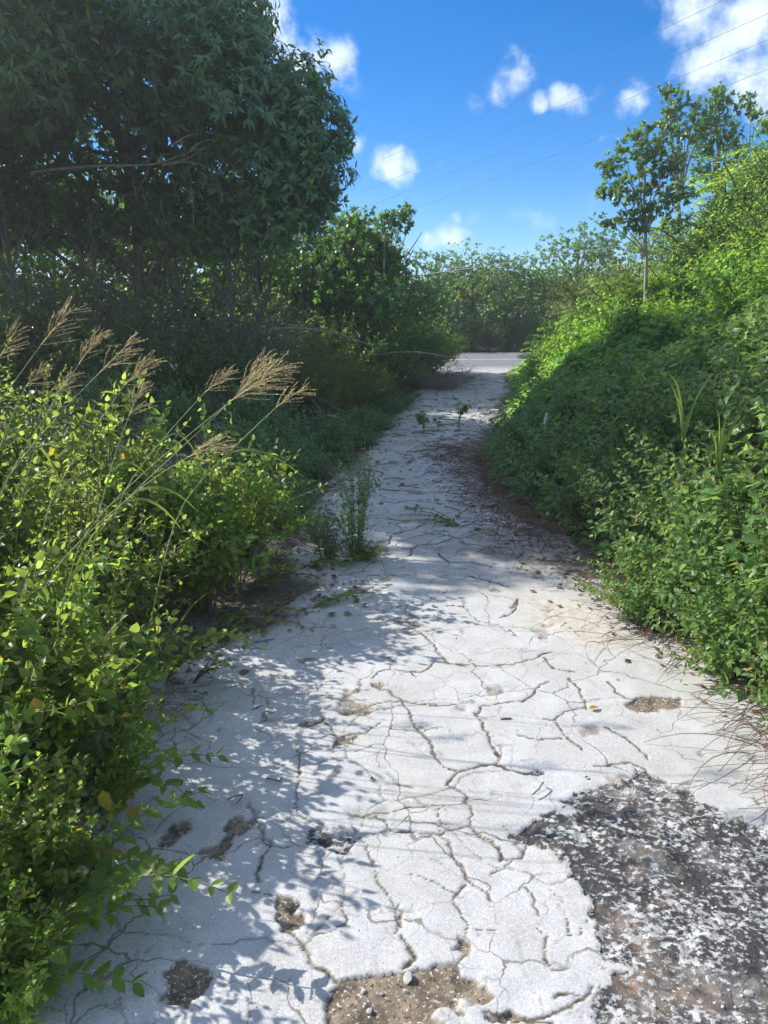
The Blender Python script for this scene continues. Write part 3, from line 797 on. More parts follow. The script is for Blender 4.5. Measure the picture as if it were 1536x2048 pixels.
def branch_tree(name, h, trunk_r, blobs, leaf, L, per, clusters, lm, bm, trunk_lean=(0, 0), fork=.4, wr=1.0, ros=(.15, .9), droop=.15, fill=.55, twig=.5):
    """tapered trunk, limbs to each clump, twigs and leaf rosettes. blobs: (x, y, z, r) about the trunk's foot"""
    tr, lb = Geo(), Geo()
    top = np.array([trunk_lean[0], trunk_lean[1], h * .8])
    T = wobble(bez((0, 0, -.1), (trunk_lean[0] * .2, trunk_lean[1] * .2, h * .4), top, 10), .012 * h / 4)
    tr.add(*tube(T, np.linspace(trunk_r * 1.15, trunk_r * .35, 10), 7))
    P, D = [], []
    for (bx, by, bz, br) in blobs:
        c = np.array([bx, by, bz])
        i = int(np.clip((fork + (1 - fork) * .8 * np.clip(bz / h - .35, 0, 1)) * 9, 2, 8))
        if name == 'great_tree' and rng.uniform() < .55: i = 8
        Q = wobble(bez(T[i], T[i] * .5 + c * .5 + [0, 0, .12 * h * rng.uniform(-.3, 1)], c, 7), .012 * h / 4)
        if not (name == 'great_tree' and i == 8 and rng.uniform() < .7): lb.add(*tube(Q, np.linspace(trunk_r * .42, trunk_r * .12, 7), 5))
        m = max(6, int(clusters * br * br))
        u = unit(rng.normal(0, 1, (m, 3))); rr = br * (fill + (1 - fill) * rng.uniform(0, 1, m) ** .6)[:, None]
        lump = 1 + .22 * np.sin(u[:, :1] * 5 + bx * 3) * np.sin(u[:, 1:2] * 5 + by) + rng.normal(0, .05, (m, 1))
        p = c + u * rr * lump * np.array([1, 1, .85])
        P.append(p); D.append(unit(u + [0, 0, .35]))
        for k in range(int(m * twig * .25)):
            e = p[k]; lb.add(*tube(bez(c + (Q[5] - c) * rng.uniform(0, .6), c * .6 + e * .4 + rng.normal(0, .08, 3), e, 4), np.linspace(trunk_r * .10, trunk_r * .035, 4), 3))
    P, D = np.concatenate(P), np.concatenate(D)
    m = len(P); A = np.repeat(D, per, 0)
    rd = unit(rng.normal(0, 1, (m * per, 3))); rd -= (rd * A).sum(1, keepdims=True) * A; rd = unit(rd)
    d = rd * rng.uniform(.6, 1.0, (m * per, 1)) + A * rng.uniform(ros[0], ros[1], (m * per, 1)); d[:, 2] -= droop
    pp = np.repeat(P, per, 0) - A * rng.uniform(0, L * .8, (m * per, 1))
    LL = L * rng.uniform(.65, 1.15, m * per)
    V, F_ = leaves(leaf, pp, d, A + [0, 0, .5] + rng.normal(0, .3, (m * per, 3)), LL, LL * wr)
    return tr.mesh(name + '_trunk', bm, True), lb.mesh(name + '_limbs', bm, True), mesh_of(name + '_crown', V, F_, lm)


def put_tree(proto, name, label, x, y, rz=0., sc=1., group=None, z=None, cat='tree'):
    t = thing(name, label, cat, (x, y, Hh(x, y) if z is None else z), group, rz, sc)
    obj('trunk', proto[0], t); tag(obj('limbs', proto[1], t), kind='stuff'); tag(obj('crown', proto[2], t), kind='stuff')
    return t


def bare_bush(name, h, r, n, mat, rad=.006, forks=5, low=.0, depth=2):
    g = Geo()
    for k in range(n):
        az = rng.uniform(0, 6.28); q = math.sqrt(rng.uniform(0, 1))
        tip = np.array([math.cos(az) * q * r, math.sin(az) * q * r, h * (low + (1 - low) * (1 - q * .8)) * rng.uniform(.6, 1.1)])
        Q = wobble(bez(rng.normal(0, r * .12, 3) * [1, 1, 0], tip * [.4, .4, .8], tip, 8), h * .012)
        g.add(*tube(Q, np.linspace(rad, rad * .3, 8), 3))
        for j in range(forks):
            i = rng.integers(2, 8); d = unit(unit(Q[i] - Q[i - 1]) + rng.normal(0, .55, 3)); l = h * rng.uniform(.15, .4)
            B = wobble(bez(Q[i], Q[i] + d * l * .5, Q[i] + d * l + [0, 0, -.15 * l], 5), h * .01)
            g.add(*tube(B, np.linspace(rad * .5, rad * .2, 5), 3))
            for q2 in range(depth):
                i2 = rng.integers(1, 5); d2 = unit(d + rng.normal(0, .7, 3)); l2 = l * rng.uniform(.3, .6)
                g.add(*tube(np.stack([B[i2], B[i2] + d2 * l2 * .5 + rng.normal(0, .01, 3), B[i2] + d2 * l2]), [rad * .3, rad * .22, rad * .12], 3))
    return g.mesh(name, mat, True)


def feather_meshes(h, r, nstem, mat, bm, frond=.22):
    """a shrub of feathery compound leaves: every frond is a spine with paired narrow pinnae"""
    sg = Geo(); P, D, N, Ls = [], [], [], []
    for k in range(nstem):
        az = rng.uniform(0, 6.28); q = math.sqrt(rng.uniform(0, 1)) * .9
        tip = np.array([math.cos(az) * q * r, math.sin(az) * q * r, h * (1 - .45 * q) * rng.uniform(.7, 1.05)])
        Q = wobble(bez(rng.normal(0, .06, 3) * [1, 1, 0], tip * [.3, .3, .7], tip, 8), .012 * h)
        sg.add(*tube(Q, np.linspace(.014, .004, 8), 4))
        for j in range(15):
            i = rng.uniform(2.0, 7); b0 = Q[int(i)] + (Q[min(7, int(i) + 1)] - Q[int(i)]) * (i % 1)
            a2 = rng.uniform(0, 6.28); d = np.array([math.cos(a2), math.sin(a2), rng.uniform(.1, .7)])
            l = frond * rng.uniform(.7, 1.3)
            B = bez(b0, b0 + d * l * .6, b0 + d * l + [0, 0, -.45 * l], 9)
            sg.add(*tube(B[::2], [.002] * 5, 3))
            tg = unit(np.gradient(B, axis=0)); sd = unit(np.cross(tg, [0, 0, 1.0])); nn = np.cross(sd, tg)
            for s_ in (1, -1):
                P.append(B[1:]); D.append(sd[1:] * s_ + tg[1:] * .6 + rng.normal(0, .12, (8, 3)) - [0, 0, .15]); N.append(nn[1:])
                Ls.append(.34 * frond * np.sin(np.linspace(.5, 2.9, 8)) + .02)
    P, D, N, Ls = map(np.concatenate, (P, D, N, Ls))
    return sg.mesh('feathery_stems', bm), mesh_of('feathery_foliage', *leaves('flat', P, D, N, Ls, Ls * .42), mat), []


# ------------------------------------------------------------------ plants: kinds
K = {}
K['lantana'] = [shrub_meshes('lantana', 1.0, .52, 38, 'ovate', .076, .046, M['front'], M['stem'], side=5, droop=.2, big=10, arch=.15) for _ in range(4)]
K['lantana_tall'] = [shrub_meshes('lantana_tall', 1.0, .36, 36, 'ovate', .068, .042, M['front'], M['stem'], side=5, droop=.2, big=8, arch=.2, low=.45) for _ in range(2)]
K['bramble'] = [shrub_meshes('bramble', .9, .62, 48, 'heart', .066, .050, M['bramble'], M['redtwig'], side=5, droop=.35, wr=.82, big=12, arch=.25, low=.3, stem_r=.004) for _ in range(3)]
K['fine_front'] = [shrub_meshes('fine_bush', 1.0, .48, 42, 'simple', .055, .034, M['lit'], M['redtwig'], side=6, droop=.1, big=6, arch=.2, start=.2, low=.35, wr=.8) for _ in range(2)]
K['soft'] = [shrub_meshes('soft_shrub', .7, .55, 40, 'ovate', .075, .055, M['soft'], M['stem'], side=4, droop=.25, arch=.1) for _ in range(2)]
K['vine_shrub'] = [shrub_meshes('vine_shrub', 1.0, .7, 60, 'heart', .075, .065, M['vine'], M['stem'], side=5, droop=.45, up=1.3, arch=.3, low=.3) for _ in range(3)]
K['vine_big'] = [shrub_meshes('vine_thicket', 1.0, .66, 80, 'simple', .040, .042, M['vine'], M['stem'], side=6, droop=.4, up=1.2, arch=.3, low=.3, start=.35) for _ in range(2)]
K['olive'] = [shrub_meshes('fine_shrub', 1.0, .75, 70, 'simple', .045, .035, M['olive'], M['stem'], side=7, arch=.1, side_len=.3) for _ in range(2)]
K['dark_shrub'] = [shrub_meshes('dark_shrub', 1.0, .7, 48, 'simple', .085, .055, M['tree'], M['bark'], side=6, arch=.1, side_len=.3) for _ in range(2)]
K['yellow_shrub'] = [shrub_meshes('pale_shrub', 1.0, .65, 50, 'simple', .08, .05, M['lit'], M['bark'], side=6, arch=.1, side_len=.3)]
K['feather'] = [feather_meshes(1.0, .55, 26, M['feather'], M['stem'], .17) for _ in range(3)]


def ball(n, h, R_, sq=.8, low=.35):
    out = []
    for k in range(n):
        az = k * 2.4 + rng.uniform(0, .8); q = math.sqrt((k + .5) / n)
        out.append((math.cos(az) * q * R_, math.sin(az) * q * R_, h * (low + (1 - low) * sq * (1 - .6 * q * q) * rng.uniform(.55, 1.1)), R_ * rng.uniform(.34, .52)))
    return out


K['round_tree'] = [branch_tree('round_tree', 4.0, .07, ball(17, 4.0, 1.5, low=.10), 'flat', .105, 8, 140, M['tree'], M['bark'], fill=.6) for _ in range(3)]
K['pale_tree'] = [branch_tree('pale_tree', 4.0, .06, ball(12, 4.0, 1.5), 'flat', .10, 7, 110, M['lit'], M['bark'], fill=.5) for _ in range(2)]
K['thin_tree'] = [branch_tree('thin_tree', 4.0, .04, ball(9, 4.4, 1.1, low=.5), 'simple', .075, 6, 90, M['tree'], M['bark'], fill=.3, twig=1.2) for _ in range(2)]

# ------------------------------------------------------------------ left: the big dark tree and the wood under it
MX, MY = -4.2, 13.2
MZ = Hh(MX, MY)
CROWN = [(40, 40, 12.4, 1.5), (180, -40, 12.2, 1.5), (250, 70, 11.8, 1.2), (360, 60, 11.4, 1.15), (430, 150, 11.2, 1.05), (330, 170, 11.8, .95), (500, 215, 11.0, .9),
         (465, 60, 11.6, .7), (560, 200, 11.5, .72), (600, 265, 11.2, .78), (628, 330, 11.3, .66), (640, 265, 11.8, .55), (575, 390, 11.2, .78), (620, 400, 11.6, .52), (470, 330, 11.7, .95), (545, 300, 11.0, .7),
         (520, 430, 11.3, .6), (90, 190, 12.6, .9), (20, 160, 12.3, 1.1), (110, 110, 12.0, .9), (430, 10, 12.4, .9), (0, -150, 12.6, 1.8), (60, -260, 12.5, 1.8), (30, 330, 12.8, .8),
         (-80, 250, 12.5, 1.2), (400, 260, 12.6, .9), (300, 350, 13.4, .7), (-150, 50, 12.0, 1.6), (450, 420, 12.0, .6), (600, 160, 12.2, .55),
         (130, 290, 13.0, .5), (230, 400, 12.6, .6), (340, 430, 12.4, .6), (120, 420, 12.6, .7), (0, 430, 12.4, .8), (440, 470, 12.0, .5), (280, 250, 13.2, .5), (60, 250, 12.8, .6), (-60, 380, 12.0, .9), (200, 250, 13.4, .5), (160, 340, 13.0, .5), (250, 330, 13.2, .45), (180, 450, 12.6, .6), (380, 450, 12.2, .55), (320, 240, 12.2, .5), (400, 380, 12.2, .55)]
blobs = [tuple(at(px, py, Y) - [MX, MY, MZ]) + (r,) for px, py, Y, r in CROWN]
mango = branch_tree('great_tree', 5.2, .13, blobs, 'lance', .165, 9, 225, M['mango'], M['bark'], fork=.35, wr=1.35, ros=(.0, .8), droop=.30, fill=.62, twig=.2)
t = put_tree(mango, 'broadleaf_tree', 'huge dark tree with drooping long leaves overhanging the left of the path', MX, MY)
lg = Geo()
for pts, r0 in (([(60, 345), (150, 335), (250, 330), (320, 331), (345, 320), (390, 300), (430, 293)], .022), ([(325, 331), (365, 326), (400, 312), (428, 296)], .016), ([(340, 328), (375, 326), (415, 338), (455, 364)], .016),
                ([(345, 290), (380, 268), (430, 266), (480, 278), (515, 300)], .018), ([(480, 278), (505, 255), (515, 275), (508, 300)], .009), ([(375, 306), (410, 284), (450, 280)], .014)):
    Q = np.array([at(px, py, 10.7 + .05 * k) for k, (px, py) in enumerate(pts)]) - [MX, MY, MZ]
    q = np.linspace(0, 1, 14); s_ = np.linspace(0, 1, len(Q)); Q = np.stack([np.interp(q, s_, Q[:, c]) for c in range(3)], -1)
    Q[1:-1] = (Q[:-2] + 2 * Q[1:-1] + Q[2:]) / 4
    lg.add(*tube(wobble(Q, .008), np.linspace(r0, r0 * .35, 14), 5))
tag(obj('bare_limb', lg.mesh('bare_limb', M['bark'], True), t), 'bare grey limb showing below the leaves')
# hanging dry creepers inside the crown
cg = Geo()
for k in range(26):
    px, py = rng.uniform(250, 540), rng.uniform(230, 420)
    p = at(px, py, 10.9) - [MX, MY, MZ]; q = p + [rng.normal(0, .15), rng.normal(0, .1), -rng.uniform(.2, .7)]
    cg.add(*tube(wobble(bez(p, (p + q) / 2 + rng.normal(0, .12, 3), q, 7), .02), .004, 3))
tag(obj('hanging_twigs', cg.mesh('hanging_twigs', M['pale'], True), t), kind='stuff')

def tall_crown(n, lo, hi, x0, y0):
    out = []
    for k in range(n):
        z, r = rng.uniform(lo, hi), rng.uniform(.6, 1.0)
        out.append((rng.uniform(-1.5, 1.5), 4.15 + .46 * z + r + rng.uniform(0, 2.8) ** 1.15 - y0, z, r))
    return out
side_tree = branch_tree('side_tree', 6.0, .13, tall_crown(30, 3.0, 8.0, -6.0, 8.7), 'lance', .165, 10, 130, M['mango'], M['bark'], fork=.4, ros=(0, .8), droop=.3, fill=.45, twig=.3)
put_tree(side_tree, 'broadleaf_tree', 'dark tree beside the thicket that shades the middle of the path', -6.0, 8.7)
put_tree(side_tree, 'broadleaf_tree', 'dark tree leaning over the sunny bush from the edge of the wood', -5.7, 10.0)
put_tree(side_tree, 'broadleaf_tree', 'dark tree behind the seed heads at the near end of the wood', -7.3, 10.2)
WOOD = [  # kind, variant, x, y, scale, label
    ('round_tree', 0, -7.6, 13.5, 1.25, 'dark tree at the far edge of the wood beyond the tall grass heads'),
    ('round_tree', 1, -5.9, 15.2, 1.15, 'dense dark tree standing behind the trunk of the huge tree'),
    ('round_tree', 2, -4.2, 15.6, 1.05, 'dark tree whose low crown closes the gap below the bare grey limb'),
    ('round_tree', 0, -2.5, 15.6, 1.0, 'dark tree behind the thin pale trunks at the wood edge'),
    ('round_tree', 1, -9.4, 15.5, 1.3, 'tall dark tree deep in the wood'),
    ('pale_tree', 0, -5.0, 17.2, 1.3, 'sunlit yellow green tree glimpsed through the huge dark tree'),
    ('pale_tree', 1, -3.0, 17.0, 1.25, 'bright lime green tree showing under the bare limb'),
    ('pale_tree', 0, -7.4, 17.5, 1.35, 'sunlit tree glimpsed through leaves above the grass heads'),
    ('pale_tree', 1, -9.8, 18.0, 1.4, 'sunlit tree at the back of the wood'),
    ('round_tree', 2, -1.15, 14.9, .88, 'rounded dark green tree beside the huge tree, nearer the path'),
    ('round_tree', 0, .05, 16.3, .80, 'leafy green tree with a light top reaching toward the blue sky'),
    ('round_tree', 1, -.75, 16.6, .95, 'green tree between the huge tree and the leaning bare sticks'),
    ('thin_tree', 0, -2.35, 11.9, .85, 'thin tree with pale trunk in the shade below the huge crown'),
    ('thin_tree', 1, -2.0, 12.4, .75, 'thin pale trunk rising beside the heap of dead branches'),
    ('thin_tree', 0, -3.2, 12.0, .80, 'slender grey trunk in front of the dark wood'),
    ('thin_tree', 1, -4.5, 12.0, .85, 'slender tree hung with dry creepers in the dark wood'),
    ('thin_tree', 0, -5.6, 11.6, .95, 'slender tree in the dark wood above the grass heads'),
    ('thin_tree', 1, -6.9, 11.8, .95, 'slender tree at the dark corner of the wood'),
]
for k, (kd, v, x, y, s, lab) in enumerate(WOOD):
    nm = {'round_tree': 'bushy_tree', 'pale_tree': 'sunlit_tree', 'thin_tree': 'slender_tree'}[kd]
    put_tree(K[kd][v], nm, lab, x, y, rng.uniform(0, 6), s, 'trees of the wood left of the path')

UNDER = [
    ('dark_shrub', 0, -1.9, 11.0, 1.25, 'dark shrub at the foot of the slender trees'), ('dark_shrub', 1, -2.9, 11.0, 1.35, 'dark shrub in deep shade under the bare limb'),
    ('dark_shrub', 0, -3.9, 10.7, 1.5, 'dark rounded shrub in the shade behind the peak of the sunny bush'), ('dark_shrub', 1, -5.0, 10.5, 1.5, 'dark shrub behind the tallest seed heads'),
    ('dark_shrub', 0, -6.1, 10.6, 1.6, 'dark shrub at the shaded corner behind the grass'), ('dark_shrub', 1, -4.4, 13.0, 1.8, 'tall dark shrub within the wood'),
    ('dark_shrub', 0, -2.4, 13.4, 1.7, 'tall dark shrub beside the great trunk'), ('dark_shrub', 1, -6.4, 13.0, 1.9, 'tall dark shrub at the back of the wood corner'),
    ('dark_shrub', 0, -8.0, 11.8, 2.0, 'big dark shrub at the outer corner of the wood'), ('dark_shrub', 1, -5.3, 14.2, 2.0, 'big dark shrub below the sunlit trees'), ('dark_shrub', 0, -3.3, 14.2, 2.0, 'big dark shrub closing the back of the wood'),
    ('olive', 0, -1.15, 11.2, 1.25, 'rounded fine leaved olive green bush below the dead branches'), ('olive', 1, -.55, 12.2, 1.1, 'fine leaved bush just up the path from the olive green one'),
    ('olive', 0, -.15, 13.3, .75, 'low fine leaved bush along the shaded path edge'), ('dark_shrub', 1, -.9, 13.4, 1.5, 'dark green shrub under the rounded tree by the path'),
    ('dark_shrub', 0, .1, 14.5, 1.15, 'dark green shrub behind the brushwood'), ('yellow_shrub', 0, -.45, 15.1, 1.75, 'yellow green shrub catching sun between dark crowns'),
    ('yellow_shrub', 0, 1.05, 17.0, 1.35, 'yellow tipped shrub at the road corner above the brushwood'), ('dark_shrub', 1, .55, 15.6, 1.35, 'dark shrub between the brushwood and the yellow tipped shrub'),
    ('soft', 0, -1.15, 8.3, 1.0, 'soft leaved low shrub in shade just behind the sunny bush'), ('soft', 1, -.75, 9.2, .95, 'soft leaved low shrub along the shaded path edge'),
    ('soft', 0, -1.65, 9.2, 1.15, 'soft leaved low shrub at the foot of the olive bush'), ('soft', 1, -.95, 7.2, .85, 'low blue green shrub spilling onto the shaded path'),
    ('soft', 0, -1.5, 7.3, 1.05, 'blue green shrub hidden behind the sunny bush'), ('soft', 1, -.35, 10.6, .8, 'low weedy shrub at the bend of the path'), ('soft', 0, -2.4, 8.6, 1.2, 'low soft shrub between the wood and the sunny bush'),
    ('soft', 1, -3.3, 9.0, 1.3, 'low soft shrub in front of the dark wood'), ('soft', 0, .05, 12.1, .6, 'small weedy shrub by the saplings on the path'), ('soft', 1, -1.1, 6.1, .75, 'low leafy shrub tucked behind the right end of the sunny bush'),
]
EDGE = [(-.78, 5.75, .42, 'low leafy weed at the path edge just past the sunny bush'), (-.80, 6.5, .5, 'small soft shrub spilling over the shaded left path edge'), (-.70, 7.7, .5, 'soft weed patch at the left path edge across from the red brown litter'), (-.5, 8.7, .5, 'green weed patch at the left path edge below the olive bush'),
        (-.32, 9.7, .5, 'low weeds along the left path edge before the bend'), (-.05, 11.1, .5, 'low weeds at the left path edge near the saplings'), (.28, 13.0, .5, 'low weeds at the left path edge before the brushwood')]
for k, (x, y, s, lab) in enumerate(EDGE):
    put_shrub(K['soft'][k % 2], 'low_weed', lab, 'weed', x, y, rng.uniform(0, 6), (s * 1.3, s * 1.3, s), 'low weeds along the shaded path edge')
bx, by = .0, 15.2; bz = Hh(bx, by)
for lab, cl in (('round crowned green tree against the sky between the huge tree and the bare sticks', [(690, 460, 15, .42), (720, 440, 15.2, .4), (700, 520, 15, .5), (745, 500, 15.3, .45), (660, 500, 15, .4), (720, 570, 15.0, .5), (670, 580, 14.8, .5)]),
                ('tree with light rounded top and thin bare branches at the end of the wood', [(790, 440, 15.6, .30), (810, 430, 15.6, .22), (770, 445, 15.5, .26), (755, 480, 15.6, .34), (780, 520, 15.4, .34), (760, 560, 15.3, .42), (815, 455, 15.7, .16)])):
    pr = branch_tree('mid_tree', 3.6, .05, [tuple(at(px, py, Y) - [bx, by, bz]) + (r,) for px, py, Y, r in cl], 'flat', .095, 9, 380, M['tree'], M['pale'], fork=.35, fill=.35, twig=.8)
    put_tree(pr, 'bushy_tree', lab, bx, by, 0, 1, 'trees of the wood left of the path'); by += .5
NM = {'dark_shrub': 'dark_shrub', 'olive': 'fine_leaved_bush', 'yellow_shrub': 'sunlit_shrub', 'soft': 'soft_leaved_shrub', 'vine_shrub': 'vine_covered_bush', 'vine_big': 'vine_covered_bush', 'bramble': 'bramble_bush', 'feather': 'feathery_shrub', 'lantana': 'leafy_bush', 'lantana_tall': 'leafy_bush', 'fine_front': 'leafy_bush'}
for kd, v, x, y, s, lab in UNDER:
    put_shrub(K[kd][v % len(K[kd])], NM[kd], lab, 'shrub', x, y, rng.uniform(0, 6), s, 'shrubs under the wood left of the path')

# dead wood: heaps of bare branches and two leaning sticks
bb = bare_bush('brushwood', .75, .95, 95, M['twig'], .006, 6, .15)
t = thing('brushwood_heap', 'grey heap of leafless brushwood at the path edge near the road', 'brushwood', (1.15, 14.8, Hh(1.15, 14.8)), rz=.4); tag(obj('twigs', bb, t), kind='stuff')
t = thing('brushwood_heap', 'smaller grey bundle of bare twigs behind the main brushwood heap', 'brushwood', (.5, 15.4, Hh(.5, 15.4)), rz=2.0, sc=.9); tag(obj('twigs', bb, t), kind='stuff')
b2 = bare_bush('dead_branches', 1.1, 1.0, 34, M['twig'], .012, 5, .2)
t = thing('dead_shrub', 'dead shrub of arching pale branches against the dark wood', 'dead shrub', (-1.7, 11.3, Hh(-1.7, 11.3)), sc=(1, 1, 1.5)); tag(obj('branches', b2, t), kind='stuff')
b3 = bare_bush('bare_thicket', 2.3, .9, 30, M['bark'], .012, 7, .35)
for x, y, rz, lab in ((-2.2, 11.5, .5, 'leafless brown thicket below the right end of the huge crown'), (-5.2, 11.2, 1.9, 'leafless thicket in the dark wood above the seed heads'), (-3.6, 11.3, 4.1, 'leafless tangle of twigs at the middle of the dark wood')):
    t = thing('bare_thicket', lab, 'dead shrub', (x, y, Hh(x, y)), 'leafless thickets in the wood', rz); tag(obj('twigs', b3, t), kind='stuff')
for (pa, pb, lab) in (((780, 600), (832, 500), 'long bare stick leaning out against the sky, the lower of two'), ((770, 585), (846, 462), 'long bare stick leaning out against the sky, the longer of two')):
    A_, B_ = at(*pa, 15.4), at(*pb, 15.2)
    o = obj('bare_stick', Geo().add(*tube(wobble(bez(A_ + (A_ - B_) * 1.5, (A_ + B_) / 2 + [0, 0, .04], B_, 9), .008), np.linspace(.022, .007, 9), 5)).mesh('bare_stick', M['twig'], True)); tag(o, lab, 'stick')
for pts, lab in (([(540, 660), (600, 648), (690, 668), (760, 700)], 'pale fallen branch lying across the olive bush'), ([(745, 712), (830, 705), (905, 718)], 'grey fallen branch lying in front of the brushwood heap')):
    Q = np.array([at(px, py, 10.9 if pts[0][0] < 600 else 13.6) for px, py in pts])
    tag(obj('fallen_branch', Geo().add(*tube(bez(Q[0], Q[1:-1].mean(0) + [0, 0, .1], Q[-1], 10), np.linspace(.022, .008, 10), 5)).mesh('fallen_branch', M['twig'], True)), lab, 'branch')

# ------------------------------------------------------------------ left: the sunny bushes by the camera
SUNNY = [
    ('lantana_tall', 0, -1.58, 4.05, 1.26, 'tall sunny bush whose peak stands between the seed heads'), ('lantana_tall', 1, -1.05, 4.0, .88, 'upright leafy bush beside the deep shade at the right of the thicket'), ('lantana', 1, -1.0, 4.4, 1.08, 'sunny green bush at the right end of the thicket by the path'),
    ('lantana', 2, -1.2, 3.85, 1.04, 'leafy bush below the seed heads with its shaded side to the path'), ('fine_front', 0, -2.15, 4.4, 1.18, 'sunny bush behind the tallest peak'),
    ('lantana', 3, -2.7, 4.2, 1.18, 'sunny bush at the far left below the tallest seed head'), ('lantana', 1, -1.9, 3.4, 1.12, 'broad sunny bush in the middle of the thicket'),
    ('lantana_tall', 1, -2.35, 3.55, 1.22, 'sunny bush on the outer side of the thicket'), ('fine_front', 0, -1.35, 3.2, .98, 'sunny bush where the slanting grass stalks rise'),
    ('lantana', 2, -1.75, 2.7, 1.02, 'bright sunny bush in front of the broad middle one'), ('lantana', 3, -1.18, 2.7, .86, 'leafy bush overhanging the cracked path'),
    ('lantana', 1, -1.32, 2.2, 1.02, 'near leafy bush with brown stems'), ('lantana', 0, -1.02, 2.2, .62, 'low leafy bush beside the near edge of the path'),
    ('lantana', 2, -.98, 1.72, .52, 'lowest leafy bush at the very edge of view'), ('fine_front', 1, -2.05, 2.25, 1.05, 'bush at the outer edge of the near thicket'),
    ('lantana', 1, -1.25, 1.66, .74, 'bush nearest the camera on the outer side of the thicket'),
    ('lantana', 0, -.92, 1.42, .40, 'small leafy bush in the nearest corner of the thicket'),
    ('lantana', 1, -.98, 4.95, .72, 'low leafy bush on the shaded far side of the thicket'),
]
for kd, v, x, y, s, lab in SUNNY:
    w = 1.0
    put_shrub(K[kd][v], NM[kd], lab, 'bush', x, y, rng.uniform(0, 6), (s * w, s * w, s), 'leafy bushes at the left of the path', bigkind='ovate' if y < 4.3 else None, bigmat=M['front'])


def sprawl(x, y, label, n, length, ang, leafk, L, mat, name='sprawling_plant', rise=.25, z=None, yl=.1, w=.85):
    """a low plant of a few long shoots whose large leaves are parts"""
    t = thing(name, label, 'plant', (x, y, Hh(x, y) + .02 if z is None else z))
    g = Geo()
    for k in range(n):
        a_ = ang + rng.normal(0, .45); l = length * rng.uniform(.65, 1.1); d = np.array([math.cos(a_), math.sin(a_), 0])
        Q = wobble(bez((0, 0, 0), d * l * .45 + [0, 0, rise * l * 1.6], d * l + [0, 0, rise * l * rng.uniform(.7, 1.3)], 12), .006)
        g.add(*tube(Q, np.linspace(.0045, .0015, 12), 4))
        for i in range(2, 12):
            tg = unit(Q[i] - Q[i - 1]); sd = unit(np.cross(tg, [0, 0, 1]))
            for s_ in (1, -1):
                dd = sd * s_ * (1 if i < 11 else .4) + tg * .5 + rng.normal(0, .25, 3)
                put_leaf(t, Q[i], dd, L * (1.1 - .05 * i) * rng.uniform(.7, 1.15), leafk, M['yellow'] if rng.uniform() < yl * .4 else mat, w)
    obj('stems', g.mesh('stems', M['stem']), t)
    return t


sprawl(-.90, 1.66, 'sprawling shoots with serrated leaves reaching over the near path edge', 3, .5, .55, 'serrate', .085, M['front'], rise=.42)
sprawl(-.98, 1.42, 'low serrated plant at the very bottom corner of the path', 4, .5, .3, 'serrate', .08, M['front'], rise=.30)
sprawl(-.92, 2.05, 'weed with serrated leaves leaning over the path below the near bush', 3, .5, .1, 'serrate', .075, M['front'], rise=.55)
sprawl(-1.0, 3.05, 'leafy shoots leaning out of the thicket over the white path', 5, .42, .0, 'ovate', .07, M['front'], rise=.55)
sprawl(-.95, 3.75, 'creeping weed on the bare soil at the foot of the sunny bush', 5, .55, -.1, 'ovate', .055, M['front'], rise=.16)
sprawl(-.85, 4.35, 'creeping shoots with small yellowing leaves beside the white path edge', 6, .5, .05, 'ovate', .05, M['front'], rise=.2, yl=.5)
sprawl(-.55, 4.75, 'trailing weed on the path just before the upright twiggy weed', 5, .42, .2, 'ovate', .045, M['front'], rise=.15, yl=.3)

# one large pointed leaf reaching in, and yellow leaves low down in the thicket
t = sprawl(-1.42, 2.05, 'shoot with one big pointed pale leaf at the edge of the near bush', 2, .35, .2, 'serrate', .11, M['front'], rise=1.2)
put_leaf(t, (.05, -.05, .52), (1, -.1, -.05), .20, 'serrate', M['lit'], .9)
for px, py, Y, lab in ((205, 1580, 1.95, 'yellow dying leaf hanging low in the near bush'), (262, 1610, 1.98, 'smaller yellow leaf hanging near the path edge'), (68, 1395, 1.95, 'bright yellow leaf in the sunny bush')):
    t = thing('yellow_leaf', lab, 'leaf', tuple(at(px, py, Y))); put_leaf(t, (0, 0, 0), (.3, -.3, -.8), .075, 'ovate', M['yellow'], .9, (0, -1, .3))


# ------------------------------------------------------------------ left: tall seeding grass
def seed_head(tip, base, n=34):
    """a loose plume: fine branches swept toward the tip"""
    g = Geo(); ax = tip - base; l = np.linalg.norm(ax); u = ax / l
    s1 = unit(np.cross(u, [0, 1.0, .2])); s2 = np.cross(u, s1)
    g.add(*tube(bez(base, (tip + base) / 2, tip, 6), np.linspace(.0022, .0008, 6), 3))
    for k in range(n):
        t_ = (k / n) ** .9 * .85; a_ = rng.uniform(0, 6.28); o = math.cos(a_) * s1 + math.sin(a_) * s2 * .8
        bl = l * (.58 - .32 * t_) * rng.uniform(.7, 1.15); p = base + ax * t_
        e = p + u * bl * .82 + o * bl * .55 + np.array([.25, 0, -.16]) * bl * rng.uniform(.2, 1)
        Q = bez(p, p + u * bl * .35 + o * bl * .33, e, 6)
        g.add(*tube(Q, np.linspace(.0006, .0010, 6) * rng.uniform(.8, 1.2), 3))
        m = 5
        pp = Q[rng.integers(2, 6, m)]; d = unit(Q[-1] - Q[1]) + rng.normal(0, .35, (m, 3))
        V, T = leaves('flat', pp, d, rng.normal(0, 1, (m, 3)), .013, .006); g.add(V, T)
    return g


